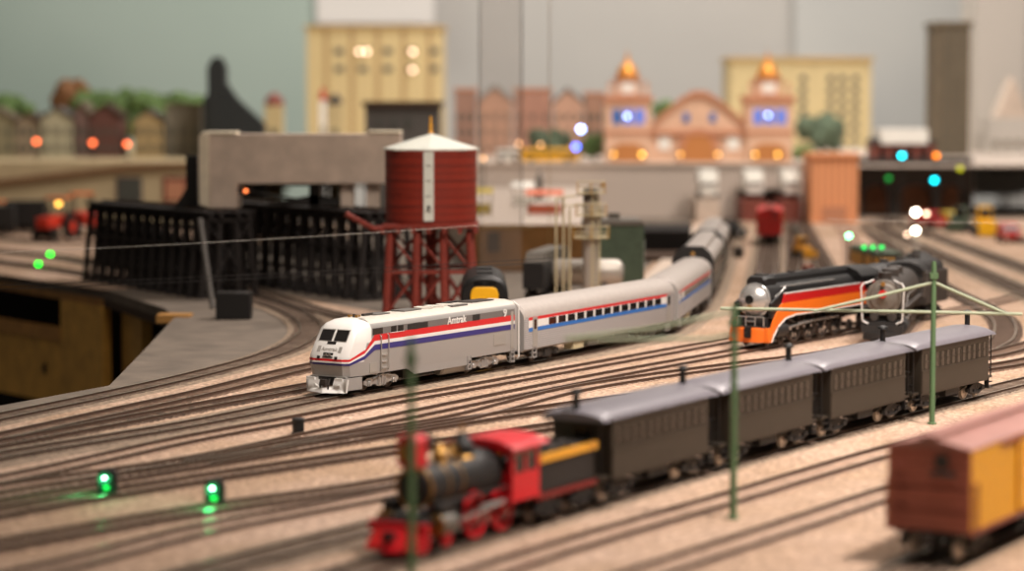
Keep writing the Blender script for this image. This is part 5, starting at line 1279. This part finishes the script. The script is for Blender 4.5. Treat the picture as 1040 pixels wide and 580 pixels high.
# trees
def tree(px, py, Y, base, r, m, label, name='tree', seed=1, squash=1.0):
    random.seed(seed); zt = WZ(py, Y); h = zt - base
    t = thing(name, label, 'tree', (WX(px, Y), Y, base))
    q = MB(); q.cyl((0, 0, 0), (0, 0, h * .6), .3, 'trunk', r1=.18, n=8); q.obj('trunk', t)
    bm = bmesh.new()
    for k in range(16):
        a = random.uniform(0, 2 * PI); d = r * random.uniform(.1, .8); rr = r * random.uniform(.3, .5)
        z = h - rr * .9 - random.uniform(0, h * .5) * squash
        mt = Matrix.Translation((d * math.cos(a), d * math.sin(a), z)) @ Matrix.Scale(rr, 4)
        g = bmesh.ops.create_icosphere(bm, subdivisions=2, radius=1, matrix=mt)
        for v in g['verts']: v.co += Vector([random.uniform(-.13, .13) * rr for _ in range(3)])
    me = bpy.data.meshes.new('crown'); bm.to_mesh(me); bm.free(); me.materials.append(MATS[m]); put('crown', me, t)
    return t
tl = [(0, 95, 4.2, 'foliage', 'dark green tree at the left edge above the houses'), (26, 104, 3, 'foliage', 'low green tree between the left edge and brown tree'), (66, 80, 4.2, 'foliage_br', 'brown-leaved tree, tallest above the left houses'), (92, 86, 4.6, 'foliage', 'bright green tree right of the brown one'), (120, 90, 4.4, 'foliage', 'green tree above the dark red house'), (148, 90, 4.6, 'foliage', 'green tree above the gap right of the dark red house'), (176, 92, 4.4, 'foliage', 'green tree above the golden house'), (199, 94, 4.2, 'foliage', 'green tree just left of the black coaling tower')]
for i, (x, y, r, m, l) in enumerate(tl): tree(x, y, 400, 8, r, m, l, seed=i + 2)
tree(835, 116, 430, ZT, 4.5, 'foliage_dk', 'grey-green tree in front of the tan office block', seed=31)
tree(812, 148, 380, ZT, 2.0, 'foliage', 'small bright green bush right of the station', 'bush', seed=32)
tree(562, 130, 372, ZT, 3.2, 'foliage_dk', 'dark green tree behind the blue lights', seed=33)
tree(604, 136, 372, ZT, 2.0, 'foliage', 'small dark tree against the left station tower', seed=34)
tree(676, 99, 440, ZT, 2.6, 'foliage', 'green treetop behind the station hall, left side', seed=35)

# orange street lamps at left
for i, (x, y) in enumerate(((37, 143.5), (94, 145), (129, 146))):
    lampball('street_lamp', x, y, 345, .34, 'em_orange', ['leftmost', 'middle', 'rightmost'][i] + ' of the three orange street lamps before the left houses', post_to=8.0, group='orange street lamps at the left')
for i, (x, y, m) in enumerate(((39, 268, 'em_brightgreen'), (51, 258, 'em_brightgreen'))):
    p = G(x, y + 3)
    lampball('track_signal', x, y, p.y, .26, m, ['left', 'right'][i] + ' of the two green track lights on the far-left table', 'signal', post_to=0.0, group='green track lights at the left')
lampball('yard_lamp', 59.5, 207, 296, .32, 'em_gold', 'brighter yellow yard light above the red vehicles', post_to=0)
lampball('yard_lamp', 97, 207, 296, .22, 'em_warm_lo', 'fainter yellow yard light above the red vehicles', post_to=0)

# ------------------------------------------------------------------ small vehicles
def road_vehicle(name, label, p, w, l, h, m, cab='glass', rz=0, cat='vehicle', top=None, wheels=True, group=None):
    t = thing(name, label, cat, tuple(p), rz, group)
    q = MB(); q.box(-w / 2, w / 2, -l / 2, l / 2, .5, h * .62, m); q.obj('body', t, bevel=.12)
    q = MB(); q.prism([(-l * .32, h * .6), (l * .4, h * .6), (l * .34, h), (-l * .2, h)], 'x', -w * .46, w * .46, top or m); q.obj('cab', t, bevel=.08)
    q = MB(); q.prism([(-l * .33, h * .64), (-l * .24, h * .92), (-l * .2, h * .92), (-l * .28, h * .64)], 'x', -w * .4, w * .4, 'black'); q.obj('windscreen', t)
    for sx in (-1, 1):
        for sy in (-1, 1):
            q = MB(); q.cyl((sx * w * .38, sy * l * .3, .5), (sx * w * .52, sy * l * .3, .5), .5, 'black', n=14); q.obj('wheel', t)
        q = MB(); q.ball((sx * w * .35, -l / 2 - .02, h * .4), .14, 'truck_white'); q.obj('headlamp', t)
    return t
M('tractor_red', (204, 52, 30), .5)
def tractor(px, py, label, sc=1.0, rz=0):
    p = G(px, py); t = thing('tractor', label, 'tractor', tuple(p), rz); t.scale = (sc,) * 3
    q = MB(); q.box(-.7, .7, -2.6, .2, 1.2, 2.4, 'tractor_red'); q.obj('bonnet', t, bevel=.1)
    q = MB(); q.box(-1, 1, .1, 2.0, 1.3, 2.5, 'tractor_red'); q.obj('rear_body', t, bevel=.1)
    q = MB(); q.box(-1.1, 1.1, .2, 2.0, 4.2, 4.4, 'orange')
    for x in (-.95, .95):
        for y in (.3, 1.9): q.cyl((x, y, 2.4), (x, y, 4.2), .08, 'black', n=6)
    q.obj('canopy', t)
    for sx in (-1, 1):
        q = MB(); q.cyl((sx * 1.0, 1.1, 1.3), (sx * 1.6, 1.1, 1.3), 1.3, 'black', n=20); q.cyl((sx * 1.05, 1.1, 1.3), (sx * 1.65, 1.1, 1.3), .6, 'tractor_red', n=14); q.obj('rear_wheel', t)
        q = MB(); q.cyl((sx * .8, -1.9, .7), (sx * 1.2, -1.9, .7), .7, 'black', n=16); q.obj('front_wheel', t)
    q = MB(); q.cyl((.3, -1.6, 2.4), (.3, -1.6, 3.6), .1, 'black', n=8); q.obj('exhaust', t); return t
tractor(55, 243, 'red tractor, left of the pair on the far-left table', 1.15, -.3)
tractor(86, 240, 'orange-red tractor with canopy, right of the pair near the trestle', 1.2, .4)
tractor(8, 236, 'red tractor partly hidden among black wagons at the left edge', .9, .9)
for i, (px, py) in enumerate(((-8, 240), (24, 238))):
    p = G(px, py); t = thing('gondola_car', ['black open wagon at the left edge of the far table', 'black open wagon left of the red tractors'][i], 'wagon', (p.x, p.y + 2, .28), .05)
    q = MB(); q.box(-2.4, 2.4, -1.4, 1.4, .9, 3.4 + i * .4, 'black_m'); q.obj('body', t, bevel=.05); bogie('dark', t, 1.2, 1.8); bogie('dark', t, -1.2, 1.8)
# white box trucks
def boxtruck(px, py, Y, base, label, sc=1.0):
    x = WX(px, Y); t = thing('box_truck', label, 'truck', (x, Y, base)); t.scale = (sc,) * 3
    q = MB(); q.box(-1.3, 1.3, -1, 4.5, 1.0, 3.9, 'truck_white'); q.obj('cargo_box', t, bevel=.1)
    q = MB(); q.box(-1.15, 1.15, -2.6, -1.05, .7, 2.7, 'truck_white'); q.obj('cab', t, bevel=.15)
    q = MB(); q.box(-1, 1, -2.66, -2.55, 1.8, 2.3, 'glass_w'); q.obj('windscreen', t)
    for sx in (-1, 1):
        for y in (-1.8, 3.2):
            q = MB(); q.cyl((sx * .95, y, .5), (sx * 1.25, y, .5), .5, 'black', n=14); q.obj('wheel', t)
boxtruck(719, 0, 338, 3.0, 'white box truck left of the portal, beside the far train')
boxtruck(765, 0, 339, 3.0, 'white box truck on the left side of the track portal')
boxtruck(803, 0, 339, 3.0, 'white box truck on the right side of the track portal')
q = MB(); q.box(WX(707, 336), WX(731, 336), 334, 344, 0, 3.0, 'concrete'); o = q.obj('loading_ramp'); tag(o, 'pale raised loading ramp under the leftmost white truck', 'ramp')
q = MB(); q.box(WX(753, 336), WX(777, 336), 334, 344, 0, 3.0, 'boxred'); o = q.obj('loading_ramp'); tag(o, 'brown raised ramp left of the distant red boxcar', 'ramp')
q = MB(); q.box(WX(791, 336), WX(813, 336), 334, 344, 0, 3.0, 'boxred'); o = q.obj('loading_ramp'); tag(o, 'brown raised ramp right of the distant red boxcar', 'ramp')
# yellow bus and white van on the wall street
def bus(px0, px1, py0, py1, Y, m, label, name='bus'):
    x0, x1 = WX(px0, Y), WX(px1, Y); h = WZ(py0, Y) - WZ(py1, Y); base = WZ(py1, Y); t = thing(name, label, name.replace('_', ' '), ((x0 + x1) / 2, Y, ZT if base > 5 else 4.4)); w = (x1 - x0) / 2
    q = MB(); q.prism([(-w, .4), (w, .4), (w, h * .6), (w * .85, h), (-w, h)], 'y', 0, 2.4, m); q.obj('body', t, bevel=.1)
    for k in range(5): 
        q = MB(); x = -w * .85 + k * w * .36; q.box(x, x + w * .26, -.05, .1, h * .6, h * .85, 'win_dark'); q.obj('window', t)
    for x in (-w * .65, w * .6):
        q = MB(); q.cyl((x, -.05, .45), (x, .3, .45), .45, 'black', n=14); q.obj('wheel', t)
bus(529, 588, 152, 168, 350, 'yellow', 'yellow bus parked on the wall left of the station')
bus(504, 528, 153, 168, 352, 'truck_white', 'white van parked left of the yellow bus', 'van')
# street clutter on plateau
def market_stall(px, py, Y, m, label, w=2.4, h=2.6):
    x = WX(px, Y); t = thing('market_stall', label, 'stall', (x, Y, 4.4))
    q = MB(); q.box(-w / 2, w / 2, -1, 1, .2, h * .5, m); q.obj('counter', t)
    q = MB(); q.prism([(-1.3, h), (0, h + .5), (1.3, h)], 'x', -w / 2 - .2, w / 2 + .2, m); q.obj('awning', t)
    for sx in (-1, 1):
        for sy in (-1, 1):
            q = MB(); q.cyl((sx * w / 2, sy * 1.0, 0), (sx * w / 2, sy * 1.0, h), .06, 'iron_grey', n=6); q.obj('post', t)
M('coral', (216, 110, 76), .6); M('ygreen', (196, 172, 60), .6)
market_stall(553, 0, 262, 'coral', 'coral red stall on the street behind the plywood panel', 3.6, 2.2)
market_stall(490, 0, 262, 'ygreen', 'yellow stall beside the red water tower', 1.8, 2.4)
market_stall(531, 0, 280, 'truck_white', 'white stall behind the coral one', 2.2, 2.4)
t = thing('dark_figure_statue', 'dark upright statue on the street behind the coral stall', 'statue', (WX(548, 300), 300, 4.4))
q = MB(); q.lathe((0, 0, 0), (0, 0, 1), [(0, .8), (.4, .8), (.4, .4), (1.8, .35), (2.6, .5), (3.0, .2), (3.2, .28), (3.6, .1)], 'iron_grey', 14); q.obj('figure', t)
q = MB(); x = WX(501, 239.5); q.box(x - .6, x + .6, 239.2, 239.9, 1.9, 3.8, 'black'); o = q.obj('control_box'); tag(o, 'small black box fixed on the plywood panel', 'box')
# added screen imitating pale reflections on glass, with upright seams
def reflection():
    m = bpy.data.materials.new('reflection'); m.use_nodes = True; nt = m.node_tree; nt.nodes.clear()
    out = nt.nodes.new('ShaderNodeOutputMaterial'); mx = nt.nodes.new('ShaderNodeMixShader'); tr = nt.nodes.new('ShaderNodeBsdfTransparent'); df = nt.nodes.new('ShaderNodeBsdfDiffuse')
    df.inputs['Color'].default_value = (.8, .68, .6, 1); mx.inputs['Fac'].default_value = .13
    nt.links.new(tr.outputs[0], mx.inputs[1]); nt.links.new(df.outputs[0], mx.inputs[2]); nt.links.new(mx.outputs[0], out.inputs[0]); MATS['reflection'] = m
    Y = 236; t = thing('reflection_screen', 'added tall screen imitating pale glass reflections, with dark upright seams right of the water tower', 'screen', (WX(510, Y), Y, 0)); X = lambda p: WX(p, Y) - WX(510, Y)
    q = MB(); q.box(X(488), X(530), -.05, .05, .5, 40, 'reflection'); q.obj('pane', t)
    q = MB(); q.box(X(529.4), X(530.6), -.1, .1, 4.5, 40, 'iron_grey'); q.obj('seam', t)
    q = MB(); q.box(X(557.6), X(558.4), -.1, .1, 0, 40, 'tan_edge'); q.obj('seam', t)
    q = MB(); q.box(X(480), X(541), -.1, .1, 4.4, 4.55, 'tan_edge'); q.obj('bottom_rail', t)
    q = MB(); q.box(X(486.6), X(487.8), -.1, .1, 0, 40, 'smokegrey'); q.obj('seam', t)
reflection()

# right side: peach building, dark viaduct, sign, signals, machines
def peach():
    Y = 331; x0, x1 = WX(824, Y), WX(872, Y); c = (x0 + x1) / 2; w = (x1 - x0) / 2; t = thing('freight_house', 'peach-coloured boarded freight house at the right end of the beige wall', 'building', (c, Y, 0))
    h = WZ(160, Y); q = MB(); q.box(-w, w, 0, 9, 0, h, 'cabin_wood'); q.obj('walls', t)
    q = MB(); q.box(-w - .3, w + .3, -.3, 9.3, h, h + .5, 'peach'); q.obj('roof', t)
    q = MB(); q.box(-w * .5, w * .5, -.1, .1, 0, 2.2, 'station_dk'); q.obj('door', t)
peach()
def viaduct():
    Y = 352; s = F / Y; t = thing('viaduct', 'dark arched viaduct behind the coloured signal lights at right', 'bridge', (WX(925, Y), Y, 0)); c = WX(925, Y); X = lambda p: WX(p, Y) - c; Z = lambda p: WZ(p, Y)
    q = MB(); q.box(X(868), X(988), 0, 3, Z(186), Z(165), 'grease'); q.obj('deck', t)
    for a, b in ((868, 878), (905, 914), (948, 957), (980, 988)):
        q = MB(); q.box(X(a), X(b), 0, 3, 0, Z(186), 'grease'); q.obj('pier', t)
    for a, b in ((878, 905), (914, 948), (957, 980)):
        m = (X(a) + X(b)) / 2; r = (X(b) - X(a)) / 2; top = Z(186)
        pts = [(X(a), top), (X(b), top)] + [(m + r * math.cos(PI * k / 10), top - 2.2 + 1.9 * math.sin(PI * k / 10)) for k in range(11)]
        q = MB(); q.prism(pts, 'y', .2, 2.8, 'grease'); q.obj('arch', t)
    q = MB(); q.box(X(868), X(988), -.1, .1, Z(165), Z(160), 'black_m'); q.obj('parapet', t)
    Y2 = 360; t = thing('sign_house', 'dark red house with a white signboard on top of the viaduct', 'building', (WX(919, Y2), Y2, WZ(166, Y2)))
    c = WX(919, Y2); X = lambda p: WX(p, Y2) - c; B = WZ(166, Y2); Z = lambda p: WZ(p, Y2) - B
    q = MB(); q.box(X(886), X(950), 0, 6, 0, Z(146), 'boxred'); q.obj('walls', t)
    q = MB(); q.box(X(894), X(942), -.5, 5, Z(146), Z(131), 'truck_white'); q.obj('signboard', t)
    q = MB(); q.prism([(X(882), Z(146)), (X(954), Z(146)), (X(945), Z(141)), (X(890), Z(141))], 'y', -.4, 6.4, 'grease'); q.obj('roof', t)
    for k in range(4):
        q = MB(); x = X(896 + k * 14); q.box(x - .5, x + .5, -.08, .1, Z(161), Z(151), 'glass'); q.obj('window', t)
viaduct()
def back_clutter_block():
    Y = 356; c = WX(925, Y); q = MB(); q.box(WX(866, Y), WX(990, Y), Y + 1, Y + 2, 0, WZ(186, Y), 'station_dk'); o = q.obj('backing_board'); tag(o, 'reddish brown board seen through the viaduct arches', 'board')
back_clutter_block()
sg = [(916, 158, 'em_teal', 'upper teal signal light before the viaduct'), (949, 183, 'em_teal', 'lower teal signal light before the viaduct'), (951, 158, 'em_orange2', 'amber signal light right of the upper teal one'), (975, 171, 'em_olive', 'olive-green signal light, farthest right of the coloured group'), (902.5, 181, 'em_dgreen', 'dim green signal light, farthest left of the coloured group')]
M('em_orange2', (240, 140, 20), emit=(255, 130, 10), estr=5)
for (x, y, m, l) in sg: lampball('signal_lamp', x, y, 318, .32, m, l, 'signal', post_to=0, group='coloured signal lights at right')
lampball('signal_lamp', 862, 239.5, 246, .24, 'em_green_core2', 'bright green-white signal above the orange engine cab', 'signal', post_to=0) if M('em_green_core2', (150, 255, 190), emit=(110, 255, 170), estr=14) else None
for i, x in enumerate((877.5, 886.5, 895.5)):
    lampball('marker_lamp', x, 251, 219, .2, 'em_greenlo', ['left', 'middle', 'right'][i] + ' of three small green lights over the yellow locomotive', 'signal', post_to=0, group='three green marker lights') if M('em_greenlo', (30, 200, 90), emit=(20, 215, 90), estr=2.6) else None
for i, (x, y, r, l) in enumerate(((930, 215.5, .36, 'largest white headlight glare at the viaduct foot'), (941, 217, .26, 'yellowish white light right of the largest glare'), (930, 234, .32, 'lower white glare under the largest one'), (921.5, 238, .2, 'small pinkish light lower left of the white glares'))):
    lampball('headlamp', x, y, 292, r, 'em_white' if i in (0, 2) else 'em_warm', l, 'lamp', post_to=0, group='white lamps at the viaduct foot')
# yellow locomotive behind
def yloco():
    a = G(915, 291); t = thing('diesel_locomotive', 'yellow and dark green diesel mostly hidden behind the two steam engines', 'locomotive', (a.x - .5, a.y + 12, .28), math.radians(-90 + 4)); t.scale = (.7, .85, .62)
    q = MB(); q.box(-9, 9, -1.4, 1.4, 1, 3.0, 'mustard'); q.obj('lower_body', t, bevel=.1)
    q = MB(); q.box(-9, 8.6, -1.35, 1.35, 2.9, 3.9, 'shed_green'); q.obj('upper_body', t, bevel=.15)
    q = MB(); q.box(8.55, 8.7, -1, 1, 3.0, 3.5, 'glass'); q.obj('windshield', t)
    q = MB(); q.box(8.9, 9.2, -1.3, 1.3, .4, 1.1, 'mustard'); q.obj('pilot', t)
    bogie('dark', t, 6, 1.8); bogie('dark', t, -6, 1.8)
yloco()
M('loader_yellow', (240, 184, 20), .5)
def loader(px, py, m, label, sc=1.0, rz=0):
    p = G(px, py); t = thing('loader', label, 'digger', tuple(p), rz); t.scale = (sc,) * 3
    q = MB(); q.box(-.9, .9, -1.4, 1.6, .8, 1.8, m); q.obj('body', t, bevel=.1)
    q = MB(); q.box(-.7, .7, -.2, 1.1, 1.8, 3.2, m); q.box(-.6, .6, -.25, -.15, 2.0, 3.0, 'glass'); q.obj('cab', t, bevel=.08)
    q = MB(); q.box(-1.1, 1.1, -2.6, -2.0, .2, 1.2, m); q.cyl((-.6, -2.1, .8), (-.6, -.5, 1.6), .12, m, n=6); q.cyl((.6, -2.1, .8), (.6, -.5, 1.6), .12, m, n=6); q.obj('bucket', t)
    for sx in (-1, 1):
        for y in (-1, 1.1):
            q = MB(); q.cyl((sx * .8, y, .6), (sx * 1.2, y, .6), .6, 'black', n=14); q.obj('wheel', t)
loader(1000, 240, 'loader_yellow', 'bright yellow digger at the far right of the yard', 1.15)
loader(815, 262, 'gold', 'small orange-yellow digger in the yard right of the red boxcar', .7, .4)
loader(975, 236, 'shed_green', 'dark green digger left of the bright yellow one', 1.0, -.5)
for i, (px, py, m, l) in enumerate(((1024, 246, 'dred', 'dark red truck at the right edge of the far yard'), (965, 232, 'ygreen', 'olive yellow truck left of the diggers'), (944, 232, 'dred', 'small red truck beside the white glares'), (738, 243, 'black_m', 'small dark truck between the train and the distant red boxcar'))):
    p = G(px, py); road_vehicle('pickup_truck', l, p, 2.2, 4.8, 2.2, m, rz=.3 * i)
# crates and barrels beside yard tracks
p = G(712, 262)
for i, (px, py, l) in enumerate(((750, 262, 'dark barrel on the pale ground left of the straight yard track'), (808, 238, 'grey barrel beside the rusty yard track'), (820, 282, 'rusty barrel near the orange steam engine casing'))):
    p = G(px, py); q = MB(); q.lathe((0, 0, 0), (0, 0, 1), [(0, .5), (.1, .55), (.6, .6), (1.1, .55), (1.2, .5)], ['grease', 'smokegrey', 'boxred'][i], 14); o = q.obj('barrel', None, tuple(p)); tag(o, l, 'barrel')
# right column building model
def spire():
    Y = 415; t = thing('spired_building', 'pale pink building with a pointed roof before the column at the right edge', 'building', (WX(1028, Y), Y, ZT)); c = WX(1028, Y); X = lambda p: WX(p, Y) - c; Z = lambda p: WZ(p, Y) - ZT
    q = MB(); q.box(X(1004), X(1060), 0, 7, 0, Z(120), 'pinkgrey'); q.obj('walls', t)
    q = MB(); q.prism([(X(1012), Z(120)), (X(1046), Z(120)), (X(1029), Z(78))], 'y', .5, 6, 'concrete'); q.obj('gable', t)
    for k in range(4):
        for j in range(3):
            q = MB(); x = X(1012 + k * 11); q.box(x - .5, x + .5, -.1, .1, Z(150 + j * -1 + j * 14), Z(142 + j * 13), 'tower_dim'); q.obj('window', t)
spire()

# ------------------------------------------------------------------ lights
def area(loc, size, power, col, target):
    l = bpy.data.lights.new('ceiling_lamp', 'AREA'); l.shape = 'DISK'; l.size = size; l.energy = power; l.color = col
    o = bpy.data.objects.new('ceiling_lamp', l); C.objects.link(o); o.location = loc
    d = Vector(target) - Vector(loc); o.rotation_euler = d.to_track_quat('-Z', 'Y').to_euler(); return o
def spot(loc, target, power, ang, blend, size, col):
    l = bpy.data.lights.new('ceiling_spot', 'SPOT'); l.energy = power; l.color = col; l.spot_size = math.radians(ang); l.spot_blend = blend; l.shadow_soft_size = size
    o = bpy.data.objects.new('ceiling_spot', l); C.objects.link(o); o.location = loc
    o.rotation_euler = (Vector(target) - Vector(loc)).to_track_quat('-Z', 'Y').to_euler(); return o
spot((62, 62, 135), (38, 120, 0), 1.75e6, 58, 1, 7, (1, .9, .83))
spot((22, 95, 160), (18, 160, 0), 0.82e6, 46, 1, 9, (1, .88, .78))
area((10, 40, 170), 40, 0.5e5, (1, .84, .7), (0, 150, 0))
area((100, 240, 170), 50, 3.4e5, (1, .9, .82), (70, 260, 0))
area((40, 290, 170), 60, 2.3e5, (1, .9, .82), (20, 400, 0))
area((-60, 330, 190), 60, 0.32e5, (1, .9, .74), (-60, 460, 0))
spot((30, 130, 120), (-17, 212, 10), 1.6e5, 22, 1, 8, (1, .88, .78))  # extra spot added to brighten the concrete beam
area((45, 430, 150), 90, 3.8e5, (1, .95, .9), (45, 600, 20))
area((-110, 470, 150), 70, 0.8e5, (.97, 1, .93), (-90, 600, 20))
w = bpy.data.worlds.new('world'); SC.world = w; w.use_nodes = True
w.node_tree.nodes['Background'].inputs[0].default_value = (1, .84, .68, 1); w.node_tree.nodes['Background'].inputs[1].default_value = .1

# ------------------------------------------------------------------ camera
cam = bpy.data.cameras.new('camera'); co = bpy.data.objects.new('camera', cam); C.objects.link(co); SC.camera = co
cam.sensor_width = 36; cam.lens = F / 1040 * 36; cam.clip_start = 1; cam.clip_end = 2000
co.location = (0, 0, H); co.rotation_euler = (PI / 2 - PITCH, 0, 0)
cam.dof.use_dof = True; cam.dof.focus_distance = 143; cam.dof.aperture_fstop = .08
SC.view_settings.view_transform = 'Standard'; SC.view_settings.look = 'None'; SC.view_settings.exposure = 0; SC.view_settings.gamma = 1
SC.view_settings.use_curve_mapping = False
